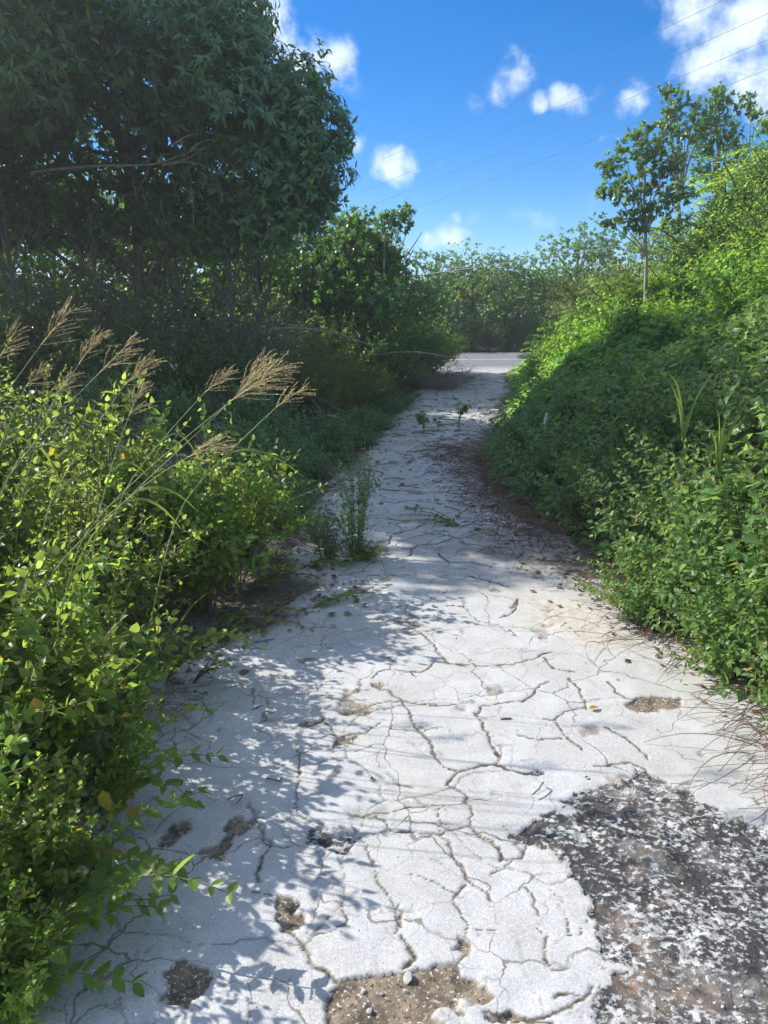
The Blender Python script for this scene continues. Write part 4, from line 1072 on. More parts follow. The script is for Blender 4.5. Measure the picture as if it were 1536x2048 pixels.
HEADS = [  # tip, base of plume, points the stalk passes, distance, label
    ((42, 645), (-5, 722), [(-60, 800), (-120, 930)], 2.75, 'tan seed head cut off at the edge of view'),
    ((150, 608), (82, 690), [(42, 745), (-70, 900)], 2.85, 'tallest tan seed head on its slanting green stalk'),
    ((206, 658), (158, 728), [(95, 825), (30, 930)], 2.9, 'tan seed head just right of the tallest one'),
    ((270, 674), (200, 745), [(130, 815), (40, 920)], 2.7, 'tan seed head above a long straight green stalk'),
    ((310, 712), (248, 772), [(200, 840), (140, 930)], 2.8, 'seed head drooping over the sunny bush left of its peak'),
    ((96, 728), (52, 772), [(25, 830), (-10, 920)], 3.3, 'small faint seed head behind the tallest stalk'),
    ((150, 742), (112, 790), [(85, 850), (60, 930)], 3.2, 'small seed head low between two stalks'),
    ((290, 762), (258, 832), [(240, 880), (215, 960)], 3.0, 'thin pale seed head in front of the sunny leaves'),
    ((466, 738), (410, 785), [(350, 850), (290, 920)], 3.3, 'seed head just right of the bush peak'),
    ((575, 722), (462, 802), [(290, 940), (165, 1065), (140, 1150)], 2.55, 'largest orange tan seed head, spread like a plume on the longest stalk'),
    ((538, 708), (475, 790), [(380, 880), (250, 1000)], 2.75, 'upright seed head behind the largest plume'),
    ((616, 768), (552, 815), [(515, 850), (420, 940)], 2.95, 'seed head farthest toward the path above dark shade'),
    ((455, 880), (375, 915), [(300, 960), (170, 1070)], 2.45, 'low pale seed head crossing the leaves of the sunny bush'),
]
for tip, base, via, Y, lab in HEADS:
    A_ = at(*base, Y); B_ = at(*tip, Y + .05)
    W = [A_] + [at(px, py, Y - .03 * (k + 1)) for k, (px, py) in enumerate(via)]
    dv = unit(W[-1] - W[-2]); W.append(W[-1] + dv * .22 - [0, 0, .04]); foot = W[-1] + dv * .3; foot[2] = Hh(foot[0], foot[1])
    t = thing('grass_stalk', lab, 'grass', tuple(foot), 'seeding grass stalks')
    Wp = np.array([foot] + W[::-1]) - foot
    s_ = np.linspace(0, 1, len(Wp)); q = np.linspace(0, 1, 16)
    Q = np.stack([np.interp(q, s_, Wp[:, k]) for k in range(3)], -1)
    for _ in range(2): Q[1:-1] = (Q[:-2] + Q[1:-1] * 2 + Q[2:]) / 4
    obj('stalk', Geo().add(*tube(Q, np.linspace(.0026, .0014, 16), 4)).mesh('stalk', M['culm'], True), t)
    tag(obj('seed_head', seed_head(B_ - foot, A_ - foot, 46 if 'largest' in lab else int(rng.integers(20, 30))).mesh('seed_head', M['straw']), t), kind='stuff')
    for k in range(1):
        i = int(rng.integers(5, 10)); l = rng.uniform(.16, .3); d = unit(Q[i + 1] - Q[i])
        B2 = bez(Q[i], Q[i] + d * l * .6 + [.02, 0, .04], Q[i] + d * l + [rng.uniform(.0, .2), rng.normal(0, .05), -.22], 9)
        wv_ = np.sin(np.linspace(.25, pi, 9)) * .006
        sd = unit(np.cross(unit(np.gradient(B2, axis=0)), [0, -.7, .7]))
        V = np.concatenate([B2 - sd * wv_[:, None], B2 + sd * wv_[:, None]]); j = np.arange(8)
        obj('blade', mesh_of('blade', V, np.concatenate([np.stack([j, j + 1, j + 10], -1), np.stack([j, j + 10, j + 9], -1)]), M['grass']), t)


def blades(name, label, x, y, n, h, z=None, lean=(0, 0), wid=.010):
    t = thing(name, label, 'grass', (x, y, Hh(x, y) if z is None else z))
    for k in range(n):
        a_ = rng.uniform(0, 6.28); l = h * rng.uniform(.6, 1.1); d = np.array([math.cos(a_), math.sin(a_), 0]) * rng.uniform(.1, .5) + [lean[0], lean[1], 0]
        B2 = bez((0, 0, 0), d * l * .3 + [0, 0, l * .8], d * l + [0, 0, l * rng.uniform(.7, 1.0)], 9)
        w_ = np.linspace(1, .05, 9) * wid; sd = unit(np.cross(unit(np.gradient(B2, axis=0)), [math.sin(a_), -1, .2]))
        V = np.concatenate([B2 - sd * w_[:, None], B2 + sd * w_[:, None]]); j = np.arange(8)
        obj('blade', mesh_of('blade', V, np.concatenate([np.stack([j, j + 1, j + 10], -1), np.stack([j, j + 10, j + 9], -1)]), M['grass']), t)
    return t


blades('grass_tuft', 'few yellow green grass blades drooping through the sunny bush', -1.3, 2.75, 4, .6, .35, (.25, 0), .006)
blades('grass_tuft', 'two bright grass blades at the foot of the sunny bush by the path', -1.05, 3.2, 4, .42, None, (.15, 0))
blades('grass_tuft', 'tuft of upright grass blades in the bramble bank on the right', 1.72, 3.75, 9, .38, .86)
blades('grass_tuft', 'single tall grass blade standing out of the bramble bank', 1.75, 4.3, 4, .42, .92, (-.05, 0))

# ------------------------------------------------------------------ right: the overgrown bank
def canopy(x, y):
    dx = np.maximum(0, x - xr(y) - .05)
    v = .10 + .42 * smooth(0, 1.0, dx) + (fbm(x * .9, y * .9, 201, 3) - .45) * 1.3 * smooth(.2, 1.6, dx) + (fbm(x * 3.2, y * 3.2, 203, 2) - .5) * .55 * smooth(0, .5, dx)
    return np.maximum(v, .05)


def cover(name, n, x0, x1, y0, y1, kind, L, mat, keep, depth=.30):
    xs, ys = rng.uniform(x0, x1, n), rng.uniform(y0, y1, n)
    k = (xs > xr(ys) + .03 + .15 * rng.uniform(0, 1, n)) & (ys < road_axis(xs) - .5) & keep(xs, ys)
    xs, ys = xs[k], ys[k]
    e = .08; H = lambda X, Y: hz(X, Y) + canopy(X, Y)
    h0 = H(xs, ys); nx = -(H(xs + e, ys) - h0) / e; ny = -(H(xs, ys + e) - h0) / e
    N = unit(np.stack([nx, ny, np.ones_like(nx)], -1))
    P = np.stack([xs, ys, h0], -1) - N * (rng.uniform(0, 1, len(xs)) ** 1.6 * depth)[:, None] + N * rng.normal(0, .03, (len(xs), 1))
    az = rng.uniform(0, 6.28, len(xs)); D = np.stack([np.cos(az), np.sin(az), -.35 + 0 * az], -1)
    D = D - N * (D * N).sum(1, keepdims=True) * .6
    LL = L * rng.uniform(.55, 1.2, len(xs))
    V, T = leaves(kind, P, D, N + rng.normal(0, .38, P.shape), LL, LL * .95)
    return tag(obj(name, mesh_of(name, V, T, mat)), kind='stuff')


cover('vine_cover', 46000, .8, 5.0, 4.2, 10.5, 'simple', .092, M['bramble'], lambda x, y: x < 4.6)
cover('vine_cover', 70000, 1.8, 9.5, 9.0, 17.5, 'simple', .105, M['vine'], lambda x, y: x > -9)
cover('vine_cover', 26000, 4.4, 9.0, 4.5, 10.0, 'simple', .10, M['vine'], lambda x, y: x > -9)

cover('dead_leaves', 2600, .8, 5.5, 2.4, 10.5, 'simple', .055, M['dryleaf'], lambda x, y: fbm(x * 1.1, y * 1.1, 221, 3) > .46, .15)
cover('creeper_leaves', 16000, .8, 6.5, 4.0, 12.0, 'simple', .05, M['lit'], lambda x, y: fbm(x * .9, y * .9, 231, 3) > .54, .10)

BANK = [
    ('bramble', 0, 1.58, 3.15, .62, 'low bramble bush with pale leaves spilling beside the bare brown hollow'), ('bramble', 1, 1.72, 2.45, .55, 'small bramble bush low over the dry red stems'),
    ('bramble', 1, 1.42, 3.75, .58, 'low bramble bush over the dry stems by the tan soil'), ('bramble', 0, 2.05, 2.45, .8, 'bramble bush at the very edge of view above the dry stems'),
    ('bramble', 2, 1.78, 2.72, .78, 'low bramble bush hanging over the dry red stems'),
    ('bramble', 0, 1.93, 2.95, .95, 'sunny bramble bush nearest the tangle of dry red stems'), ('bramble', 1, 1.86, 3.45, 1.05, 'sunny bramble bush with large pale leaves beside the patch of tan soil'),
    ('bramble', 2, 2.5, 3.3, 1.25, 'bramble bush at the outer edge of the bank near the camera'), ('bramble', 0, 1.78, 4.0, 1.0, 'bramble bush at the foot of the grass tuft'),
    ('bramble', 1, 2.45, 4.0, 1.22, 'tall sunny bramble bush behind the grass tuft'), ('bramble', 2, 3.0, 4.1, 1.35, 'highest bramble bush at the sunny end of the bank'),
    ('bramble', 0, 1.95, 4.7, 1.0, 'bramble bush half in shade where the bank darkens'), ('bramble', 1, 2.6, 4.8, 1.2, 'bramble bush half lit behind the single tall grass blade'),
    ('bramble', 2, 1.62, 5.6, .85, 'shaded bramble bush above the stained bay of the path'), ('bramble', 0, 2.2, 5.7, 1.05, 'shaded bramble bush higher on the bank above the stained bay'),
    ('bramble', 1, 1.55, 6.7, .85, 'shaded bramble bush behind the red brown litter'), ('bramble', 2, 2.3, 6.9, 1.0, 'shaded bramble bush below the bleached stake'),
    ('soft', 0, 1.65, 8.0, 1.0, 'dark leafy shrub where the bank juts toward the path'), ('soft', 1, 2.2, 9.3, 1.0, 'dark leafy shrub beside the bleached stake'),
    ('soft', 0, 2.55, 11.0, .95, 'dark leafy shrub at the bend opposite the saplings'), ('bramble', 1, 3.3, 6.0, 1.2, 'bramble bush on the shaded upper bank'),
    ('vine_shrub', 0, 3.2, 13.2, 1.0, 'lime green vine bush in sun at the inner bend near the road'), ('vine_shrub', 1, 3.7, 12.4, 1.2, 'lime green vine mound above the shaded hedge'),
    ('vine_shrub', 2, 4.3, 11.6, 1.0, 'bright vine mound in full sun on the middle bank'), ('vine_shrub', 0, 5.2, 11.2, 1.5, 'big bright vine mound below the slender tree'),
    ('vine_shrub', 1, 5.7, 12.2, 2.2, 'towering vine draped bush below the taller trees'), ('vine_shrub', 2, 5.9, 11.0, 2.4, 'towering vine draped bush at the right edge of the bank'),
    ('vine_shrub', 0, 4.6, 9.6, 1.3, 'vine mound half in shade on the upper bank'), ('vine_shrub', 1, 5.4, 9.4, 1.6, 'vine covered bush at the outer edge of the upper bank'),
    ('vine_shrub', 2, 3.6, 10.2, .9, 'vine mound on the line between sun and shade'), ('vine_shrub', 0, 3.7, 14.6, 1.1, 'pale vine bush beside the road corner'),
    ('vine_shrub', 1, 6.9, 12.4, 2.6, 'highest vine draped bush at the crest of the bank'), ('vine_shrub', 2, 4.8, 13.2, .8, 'sunlit vine bush at the foot of the slender trunk'),
    ('feather', 0, 3.75, 14.6, 1.35, 'feathery lime green shrub standing above the road corner'), ('feather', 1, 4.25, 14.0, 1.5, 'feathery shrub left of the slender trunk'),
    ('feather', 2, 4.7, 14.6, 1.8, 'tall feathery shrub close behind the slender trunk'), ('feather', 0, 5.3, 13.6, 1.9, 'feathery shrub at the right of the slender trunk'),
    ('feather', 1, 5.9, 13.4, 2.5, 'feathery shrub rising among the vine mounds'), ('feather', 2, 6.4, 13.2, 3.0, 'high feathery shrub under the twin dark crowns'),
    ('feather', 0, 7.1, 13.2, 3.3, 'highest feathery shrub at the crest of the bank'), ('feather', 1, 2.95, 14.3, .75, 'low feathery tuft spilling onto the path by the road'),
    ('feather', 2, 3.3, 15.6, 1.0, 'feathery tuft at the right corner of the road mouth'), ('olive', 1, 4.7, 16.2, 2.1, 'brownish thin bush against the sky behind the feathery shrubs'),
    ('dark_shrub', 0, 6.6, 9.6, 2.2, 'dark tree like bush at the far right of the bank'),
]
for kd, v, x, y, s, lab in BANK:
    if kd == 'vine_shrub' and s > 1.6: kd = 'vine_big'
    put_shrub(K[kd][v % len(K[kd])], NM[kd], lab, 'shrub' if kd != 'bramble' else 'bush', x, y, rng.uniform(0, 6), s, 'bushes on the overgrown bank', bigkind='heart' if (kd == 'bramble' and y < 4.5) else None, bigmat=M['bramble'])


# the three dark slender trees on the crest
def crest_tree(base_px, Yb, clumps, tr, seed_h, lm=M['tree']):
    x, y = at(*base_px, Yb)[:2]; z = Hh(x, y)
    B = [tuple(at(px, py, Yb + dy) - [x, y, z]) + (r * .86,) for px, py, dy, r in clumps]
    h = max(b[2] for b in B)
    return branch_tree('crest_tree', h, tr, B, 'flat', .085, 9, 430, lm, M['pale'], trunk_lean=(B[0][0], 0), fork=.55, fill=.25, twig=1.2, wr=1.1), x, y, z


CREST = [((1288, 700), 13.0, [(1285, 300, 0, .42), (1272, 262, .1, .20), (1245, 290, -.1, .16), (1225, 330, .2, .32), (1250, 380, -.2, .38), (1215, 380, .1, .26), (1310, 350, .2, .42), (1340, 320, -.1, .36), (1290, 420, 0, .38), (1275, 455, 0, .2), (1240, 445, .1, .26), (1330, 400, .3, .34), (1370, 380, .3, .3), (1205, 440, 0, .18), (1300, 250, .2, .16), (1350, 450, .2, .3)], .036, 'slender tree with bare pale trunk and open dark crown, lowest of the crest'),
         ((1365, 640), 16.0, [(1350, 200, 0, .36), (1340, 240, .2, .38), (1375, 260, -.2, .40), (1330, 180, .1, .22), (1395, 215, .1, .3), (1320, 275, .2, .3), (1360, 310, .3, .26), (1410, 255, .2, .36)], .07, 'taller dark tree with forked pale trunk behind the slender one'),
         ((1440, 620), 16.4, [(1440, 195, 0, .38), (1425, 240, .2, .44), (1455, 270, -.2, .45), (1410, 290, .1, .4), (1465, 310, .3, .4), (1400, 340, .2, .36), (1445, 350, 0, .38), (1430, 180, .2, .22)], .07, 'full dark tree with rounded crown next to the forked one'),
         ((1500, 600), 16.0, [(1495, 195, 0, .22), (1505, 225, .1, .24), (1480, 215, .2, .16)], .035, 'small sprig of a tree rising beside the rounded dark crown'),
         ((1545, 560), 13.6, [(1560, 240, 0, .5), (1540, 290, .2, .4), (1600, 300, 0, .6), (1565, 350, .2, .45)], .05, 'green tree at the right edge above the vine mounds')]
for bp, Yb, cl, tr, lab in CREST:
    pr, x, y, z = crest_tree(bp, Yb, cl, tr, 0)
    put_tree(pr, 'crest_tree', lab, x, y, 0, 1, 'trees on the crest of the bank', z)

# bleached stake in the hedge, a broken stump on the vine mound
Q = np.array([at(1095, 905, 7.5), at(1091, 868, 7.5), at(1090, 845, 7.5), at(1094, 826, 7.5)])
sg_ = Geo().add(*tube(np.concatenate([Q[:1] - [0, 0, .6], Q]), [.021, .021, .02, .019, .014], 7))
tag(obj('bleached_stake', sg_.mesh('bleached_stake', simple_mat('bleached_wood', (.42, .40, .36), (.68, .66, .60), 25), True)), 'bleached bent wooden stake standing out of the shaded hedge', 'stake')
Q = np.array([at(1326, 690, 10.6), at(1324, 665, 10.6), at(1322, 650, 10.6)])
tag(obj('broken_stump', Geo().add(*tube(Q, [.035, .034, .022], 7)).mesh('broken_stump', M['pale'], True)), 'short broken stump poking out of the sunlit vines', 'stump')

# ------------------------------------------------------------------ across the road: a row of shrubby trees
ROW = [(-4.6, 27.4, 0, 1.25), (-2.6, 27.0, 1, 1.2), (-.9, 27.6, 2, 1.15), (.7, 27.2, 0, 1.12), (1.9, 27.9, 1, 1.22), (3.1, 27.1, 2, 1.08), (4.4, 27.6, 0, 1.2), (5.6, 27.2, 1, 1.2), (6.9, 27.9, 2, 1.3), (8.3, 27.4, 0, 1.35), (9.9, 27.8, 1, 1.45), (11.6, 28.0, 2, 1.5), (13.5, 28.2, 0, 1.5)]
ROWL = ['roadside tree beyond the wood at the left end of the row', 'roadside tree mostly behind the wood across the road', 'roadside tree just right of the leaning bare sticks', 'roadside tree with a thin bare trunk across the road',
        'roadside tree above the yellow tipped shrub', 'roadside tree straight above the mouth of the path', 'roadside tree with light mottled crown across the road', 'roadside tree above the right end of the visible road',
        'roadside tree behind the feathery shrubs', 'taller roadside tree behind the brownish bush', 'roadside tree seen past the slender trunk', 'roadside tree mostly hidden by the bank', 'last roadside tree behind the bank']
for k, (x, y, v, s) in enumerate(ROW):
    put_tree(K['round_tree'][v] if k % 2 == 0 else K['pale_tree'][v % 2], 'roadside_tree', ROWL[k], x, y, rng.uniform(0, 6), (s, s, s * rng.uniform(.58, .95)), 'trees across the road')
FR = [(1.2, 26.2, .95), (2.4, 26.0, .85), (3.6, 26.1, 1.0), (4.8, 26.2, .9), (6.0, 26.3, 1.1), (0, 26.2, 1.1), (7.4, 26.5, 1.3), (-1.4, 26.2, 1.2), (2.0, 26.6, 1.35), (3.2, 26.7, 1.3), (4.4, 26.8, 1.35), (5.5, 26.8, 1.3)]
FRL = ['low dark shrub across the road behind the yellow tipped shrub', 'low dark shrub at the middle of the far verge', 'low shrub behind the dry grass tuft on the verge', 'low shrub on the far verge by the road end in view', 'shrub on the far verge behind the feathery tuft', 'shrub on the far verge behind the sunlit shrub', 'shrub on the far verge hidden by the bank', 'shrub on the far verge hidden by the wood',
       'taller shrub across the road left of the dry tuft', 'taller shrub across the road above the dry tuft', 'taller shrub across the road right of the dry tuft', 'taller shrub across the road at the end of the white line']
for k, (x, y, s) in enumerate(FR):
    put_shrub(K['dark_shrub'][k % 2], 'verge_shrub', FRL[k], 'shrub', x, y, rng.uniform(0, 6), (1.2 * s, s, s * 1.2), 'shrubs on the far verge')
blades('verge_grass', 'dry tan grass tuft on the far verge', 4.0, 25.75, 26, .55, None, (0, 0), .012)
blades('verge_grass', 'green grass tuft on the far verge left of the dry one', 3.1, 25.7, 22, .5, None, (0, 0), .012)
blades('verge_grass', 'green arching grass tuft on the far verge by the bank', 4.9, 25.7, 16, .7, None, (.1, 0), .012)
# woods behind, one mass
n = 50000
xs, ys = rng.uniform(-30, 34, n), rng.uniform(29, 36, n)
zs = hz(xs, ys) + rng.uniform(0, 1, n) ** .6 * (1.7 + 1.2 * fbm(xs * .35, ys * .35, 301, 3))
V, T = leaves('flat', np.stack([xs, ys, zs], -1), rng.normal(0, 1, (n, 3)), rng.normal(0, .6, (n, 3)) + [0, 0, 1], rng.uniform(.13, .24, n))
tag(obj('far_wood', mesh_of('far_wood', V, T, M['tree'])), kind='stuff')

# ------------------------------------------------------------------ plants growing in the cracks of the path
def sapling(px, py, h, L, label, n=4):
    p = gnd(px, py, .14); x, y = p[0], p[1]
    t = thing('sapling', label, 'sapling', (x, y, float(z_path(y)) - .01), 'saplings growing in the path'); g = Geo()
    for k in range(n):
        a_ = rng.uniform(0, 6.28); tip = np.array([math.cos(a_) * h * .35, math.sin(a_) * h * .35, h * rng.uniform(.75, 1.05)])
        Q = bez((0, 0, 0), (0, 0, h * .6), tip, 8); g.add(*tube(Q, np.linspace(.007, .003, 8), 4))
        for i in range(4, 8):
            for s_ in range(3):
                a2 = rng.uniform(0, 6.28); put_leaf(t, Q[i], (math.cos(a2), math.sin(a2), -.2), L * rng.uniform(.7, 1.1), 'ovate', M['tree'], 1.0)
    obj('stem', g.mesh('stem', M['stem']), t); return t


sapling(918, 838, .38, .10, 'rounded leafy sapling in the middle of the far path'); sapling(848, 848, .30, .10, 'dark sapling left of the rounded leafy one on the far path')
sapling(876, 845, .26, .07, 'tiny thin sapling between the two larger ones on the path', 2); sapling(985, 855, .16, .07, 'small sapling at the right of the far path', 2)
tw = shrub_meshes('twiggy', 1.0, .34, 17, 'simple', .052, .045, M['tree'], M['bark'], side=6, start=.12, low=.55, arch=.1, stem_r=.005)
p = gnd(712, 1115)
put_shrub(tw, 'upright_weed', 'upright twiggy weed with small leaves growing from the path crack', 'weed', p[0], p[1], .5, (.82, .82, .80), z=.02)
p = gnd(655, 1120)
put_shrub(tw, 'upright_weed', 'sparse withered weed left of the upright twiggy one', 'weed', p[0], p[1], 2.2, (.7, .7, .34), z=.02)
p = gnd(630, 1085)
put_shrub(tw, 'upright_weed', 'small withered weed at the shaded edge of the sunny bush', 'weed', p[0], p[1], 4.2, (.6, .6, .26), z=.02)
p = gnd(720, 1118)
put_shrub(K['lantana'][0], 'low_weed', 'low green tuft at the foot of the upright twiggy weed', 'weed', p[0] + .02, p[1], 1.0, (.34, .3, .14), z=.02)
sprawl(*gnd(925, 1052)[:2], 'dark creeping weed reaching left over the shaded white path', 6, .5, 3.0, 'ovate', .05, M['tree'], name='creeping_weed', rise=.15)
sprawl(*gnd(620, 1215)[:2], 'small creeper with a few leaves crossing the path edge', 4, .42, .3, 'ovate', .045, M['front'], name='creeping_weed', rise=.12)
sprawl(*gnd(380, 1370)[:2], 'thin weed with tiny leaves over the cracked corner below the thicket', 4, .3, .3, 'ovate', .03, M['front'], name='creeping_weed', rise=.4)

# ------------------------------------------------------------------ litter
def vines(name, pts, n, mat, rad=.0022, L=.35, zz=.12):
    g = Geo()
    for k in range(n):
        cx, cy_, sx, sy = pts[rng.integers(len(pts))]
        x, y = rng.normal(cx, sx), rng.normal(cy_, sy)
        b = np.array([x, y, max(Hh(x, y), z_path(y) - .005 if x < xr(y) + .1 else -9) + abs(rng.normal(0, zz)) * .5])
        a_ = rng.uniform(0, 6.28); l = L * rng.uniform(.4, 1.3); d = np.array([math.cos(a_), math.sin(a_), 0])
        e = b + d * l; e[2] = max(Hh(e[0], e[1]), z_path(e[1]) if e[0] < xr(e[1]) + .1 else -9) + .005
        m = (b + e) / 2 + [rng.normal(0, .06), rng.normal(0, .06), zz * rng.uniform(.1, 1.2)]
        g.add(*tube(bez(b, m, e, 7), np.linspace(rad, rad * .5, 7), 3))
    return tag(obj(name, g.mesh(name, mat)), kind='stuff')


vines('dry_vines', [(1.72, 2.55, .12, .16), (1.62, 2.3, .12, .2), (1.85, 2.6, .15, .2), (1.9, 2.9, .15, .2), (1.75, 2.05, .12, .15)], 620, M['redtwig'])
vines('dry_vines', [(1.42, 4.0, .14, .25), (1.45, 4.4, .18, .25), (1.45, 3.6, .1, .2), (1.45, 4.7, .15, .15)], 300, M['redtwig'], .002, .28, .06)
vines('dry_vines', [(1.15, 5.6, .25, .3), (1.0, 6.5, .2, .4), (1.0, 7.6, .22, .5), (.85, 9.0, .2, .4), (1.2, 8.4, .2, .5)], 620, M['redtwig'], .003, .3, .13)
vines('dry_vines', [(-1.15, 1.8, .15, .3), (-1.05, 2.4, .12, .3), (-1.0, 2.9, .12, .2)], 260, M['twig'], .002, .22, .05)
vines('dry_grass', [(1.75, 2.0, .14, .12), (1.6, 2.05, .12, .12), (1.9, 1.9, .15, .15)], 150, M['straw'], .0014, .25, .05)
# fallen leaves and bits of twig
def litter(name, n, sampler, L, mat, kind='flat'):
    xs, ys = sampler(n)
    on = (xs > xl(ys)) & (xs < xr(ys))
    zs = np.where(on, z_path(ys) + .004, hz(xs, ys) + .012)
    az = rng.uniform(0, 6.28, n)
    V, T = leaves(kind, np.stack([xs, ys, zs], -1), np.stack([np.cos(az), np.sin(az), rng.uniform(0, .25, n)], -1), np.array([0, 0, 1.]) + rng.normal(0, .35, (n, 3)), L * rng.uniform(.5, 1.2, n))
    return tag(obj(name, mesh_of(name, V, T, mat)), kind='stuff')


def edge_left(n):
    y = rng.uniform(1.2, 14, n); return xl(y) + rng.normal(-.12, .22, n), y
def edge_right(n):
    y = rng.uniform(1.6, 13, n); return xr(y) + rng.normal(-.1, .22, n), y
def far_path(n):
    y = rng.uniform(5.5, 14.5, n); return xl(y) + (xr(y) - xl(y)) * rng.uniform(.05, .98, n), y
def near_path(n):
    y = 1.3 + 4.2 * rng.uniform(0, 1, n); return xl(y) + (xr(y) - xl(y)) * rng.uniform(0, 1, n), y
litter('leaf_litter', 2600, edge_left, .05, M['dryleaf']); litter('leaf_litter', 2600, edge_right, .045, M['dryleaf'])
litter('leaf_litter', 280, far_path, .07, M['dryleaf']); litter('leaf_litter', 60, near_path, .018, M['dryleaf'])
g = Geo()
for k in range(105):
    y = rng.uniform(6.2, 14.0) if k < 84 else rng.uniform(2, 6); x = xl(y) + (xr(y) - xl(y)) * rng.uniform(.1, .95); a_ = rng.normal(0, .6); l = rng.uniform(.06, .34) * (1 if k < 84 else .25)
    d = np.array([math.cos(a_), math.sin(a_), 0]) * l; b = np.array([x, y, float(z_path(y)) + .012])
    g.add(*tube(wobble(bez(b, b + d * .5 + [rng.normal(0, .04), rng.normal(0, .05), .02], b + d, 5), .006), .006 if k < 84 else .003, 4))
tag(obj('twig_litter', g.mesh('twig_litter', M['bark'])), kind='stuff')


def stone_mesh(seed):
    import bmesh
    bm = bmesh.new(); bmesh.ops.create_icosphere(bm, subdivisions=2, radius=1)
    r = np.random.default_rng(seed)
    ax = unit(r.normal(0, 1, (7, 3)))
    for v in bm.verts:
        c = np.array(v.co)
        for k in range(7):
            d = c @ ax[k]
            if d > .62: c = c - ax[k] * (d - .62)
        v.co = c * [1, .8, .6]
    me = bpy.data.meshes.new('stone'); bm.to_mesh(me); bm.free(); me.materials.append(M['stone']); return me


ST = [stone_mesh(k) for k in range(4)]
STONES = [(O7, S7, 720, 1830, .019, 'biggest grey stone at the rim of the bare hollow in the path'), (O7, S7, 515, 1888, .010, 'white pebble at the left of the bare hollow'), (O7, S7, 712, 1885, .009, 'white pebble just below the biggest grey stone'),
          (O7, S7, 545, 1980, .011, 'pale pebble low in the bare hollow'), (O7, S7, 880, 1990, .010, 'pale pebble at the right rim of the bare hollow'), (O7, S7, 600, 1895, .007, 'small pebble in the middle of the bare hollow'),
          (O8, S8, 1065, 1835, .013, 'white stone on the tarred ground, middle of a loose line'), (O8, S8, 1040, 1780, .012, 'white stone on the tarred ground, upper end of a loose line'), (O8, S8, 1250, 1900, .014, 'largest white stone on the tarred ground'),
          (O8, S8, 1310, 1720, .012, 'white stone on the tarred ground near the dry grass'), (O8, S8, 1100, 1140, .014, 'white stone on the upper tarred ground by the dry stems'), (O8, S8, 1020, 1560, .009, 'pebble on the reddish soil of the tarred ground'),
          (O8, S8, 1300, 1120, .016, 'white stone at the foot of the dry red stems'), (O8, S8, 1210, 1480, .009, 'pebble on the tarred ground beside the reddish soil')]
for k, (o_, s_, px, py, r, lab) in enumerate(STONES):
    p = gnd(o_[0] + px * s_, o_[1] + py * s_)
    q = tag(obj('stone', ST[k % 4], None, (p[0], p[1], -.012 + r * .4)), lab, 'stone', 'loose stones on the path'); q.scale = (r, r, r); q.rotation_euler = (rng.uniform(-.3, .3), 0, rng.uniform(0, 6))
# uncountable gravel on the tarred ground and in the hollow
g = Geo(); SV = np.array([v.co[:] for v in ST[0].vertices]); STt = np.array([[0, 0, 0]])
oct_v = np.array([(1, 0, 0), (-1, 0, 0), (0, .8, 0), (0, -.8, 0), (0, 0, .6), (0, 0, -.6)]); oct_t = np.array([(0, 2, 4), (2, 1, 4), (1, 3, 4), (3, 0, 4), (2, 0, 5), (1, 2, 5), (3, 1, 5), (0, 3, 5)])
def gravel(n, cx, cy_, sx, sy, r0, r1):
    for k in range(n):
        x, y = rng.normal(cx, sx), rng.normal(cy_, sy); r = rng.uniform(r0, r1)
        a_ = rng.uniform(0, 6.28); Rm = np.array([[math.cos(a_), -math.sin(a_), 0], [math.sin(a_), math.cos(a_), 0], [0, 0, 1]])
        g.add((oct_v * (1 + rng.normal(0, .18, (6, 3)))) @ Rm.T * r + [x, y, -.010 + .3 * r], oct_t)
gravel(900, 1.25, 1.75, .35, .35, .002, .0075); gravel(260, .22, 1.62, .16, .07, .0015, .005); gravel(120, 1.5, 2.7, .2, .3, .002, .008); gravel(200, 1.4, 4.2, .3, .4, .003, .01)
tag(obj('gravel', g.mesh('gravel', M['stone'])), kind='stuff')
t = thing('fallen_leaf', 'single yellow fallen leaf lying on the cracked white path', 'leaf', tuple(gnd(1178, 1420) + [0, 0, .006])); put_leaf(t, (0, 0, 0), (.9, .3, .15), .05, 'ovate', M['yellow'], .9, (0, 0, 1))
p = gnd(1012, 1441)
tag(obj('short_twig', Geo().add(*tube(np.array([[p[0] - .022, p[1], .006], [p[0], p[1] + .003, .008], [p[0] + .022, p[1] + .006, .006]]), .004, 6)).mesh('short_twig', M['bark'], True)), 'short dark twig lying alone on the sunlit white path', 'twig')


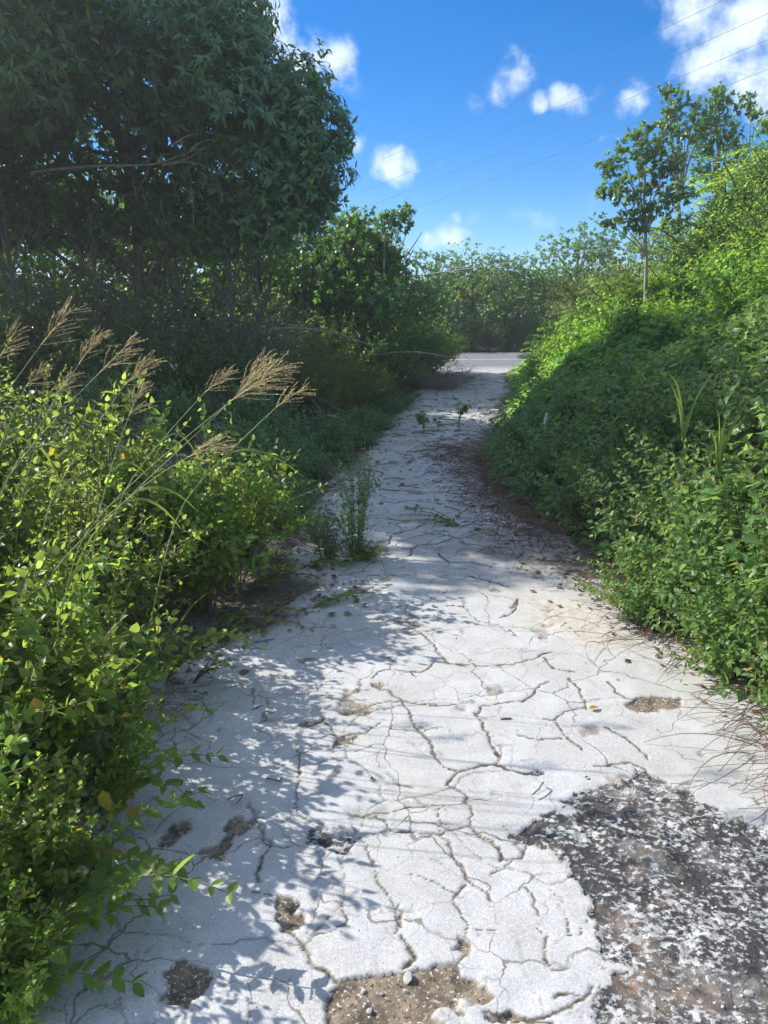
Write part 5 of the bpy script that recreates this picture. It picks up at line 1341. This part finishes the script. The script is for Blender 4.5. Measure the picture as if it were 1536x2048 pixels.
# ------------------------------------------------------------------ wires overhead
def wire(p0, Y0, p1, Y1, rad, mat, lab, sag=.25, ext=(.8, .9)):
    A_, B_ = at(*p0, Y0), at(*p1, Y1)
    d = B_ - A_; A2, B2 = A_ - d * ext[0], B_ + d * ext[1]
    t_ = np.linspace(0, 1, 40)[:, None]; Q = A2 * (1 - t_) + B2 * t_
    s0 = ext[0] / (1 + ext[0] + ext[1]); s1 = (1 + ext[0]) / (1 + ext[0] + ext[1])
    Q[:, 2] += sag * 4 * ((t_[:, 0] - s0) * (t_[:, 0] - s1))
    tag(obj('power_line', Geo().add(*tube(Q, rad, 5)).mesh('power_line', mat, True)), lab, 'wire', 'overhead wires')


wire((1448, 0), 17, (740, 330), 30, .0042, M['wire'], 'thin dark overhead wire, topmost of the parallel four')
wire((1536, 27), 17, (770, 365), 30, .0042, M['wire'], 'dark overhead wire, second from the top of four')
wire((1536, 79), 17, (720, 420), 30, .0042, M['wire'], 'dark overhead wire, third from the top of four')
wire((1536, 138), 17, (850, 410), 30, .0042, M['wire'], 'lowest of the four dark overhead wires, passing above the rounded dark crown')
wire((1190, 500), 22, (790, 557), 25, .010, M['cable'], 'single pale cable slung low in front of the trees across the road', .1)

# ------------------------------------------------------------------ added scattering volume, stands in for lens flare veil and lifts the darks
hv, ht = [], []
X0, X1, Y0_, Y1_, Z0, Z1 = -310, 310, -70, 610, -3.0, 11.5
V = [(x, y, z) for x in (X0, X1) for y in (Y0_, Y1_) for z in (Z0, Z1)]
T = [(0, 1, 3, 2), (4, 6, 7, 5), (0, 4, 5, 1), (2, 3, 7, 6), (0, 2, 6, 4), (1, 5, 7, 3)]
hm_ = bpy.data.materials.new('flare_veil_volume'); hm_.use_nodes = True; hm_.node_tree.nodes.clear()
ho = hm_.node_tree.nodes.new('ShaderNodeOutputMaterial'); hp = hm_.node_tree.nodes.new('ShaderNodeVolumePrincipled')
hp.inputs['Color'].default_value = (.95, .97, 1.0, 1); hp.inputs['Density'].default_value = HAZE; hp.inputs['Anisotropy'].default_value = .55
hm_.node_tree.links.new(hp.outputs[0], ho.inputs['Volume'])
tag(obj('added_haze', mesh_of('added_haze', V, T, hm_)), kind='stuff')
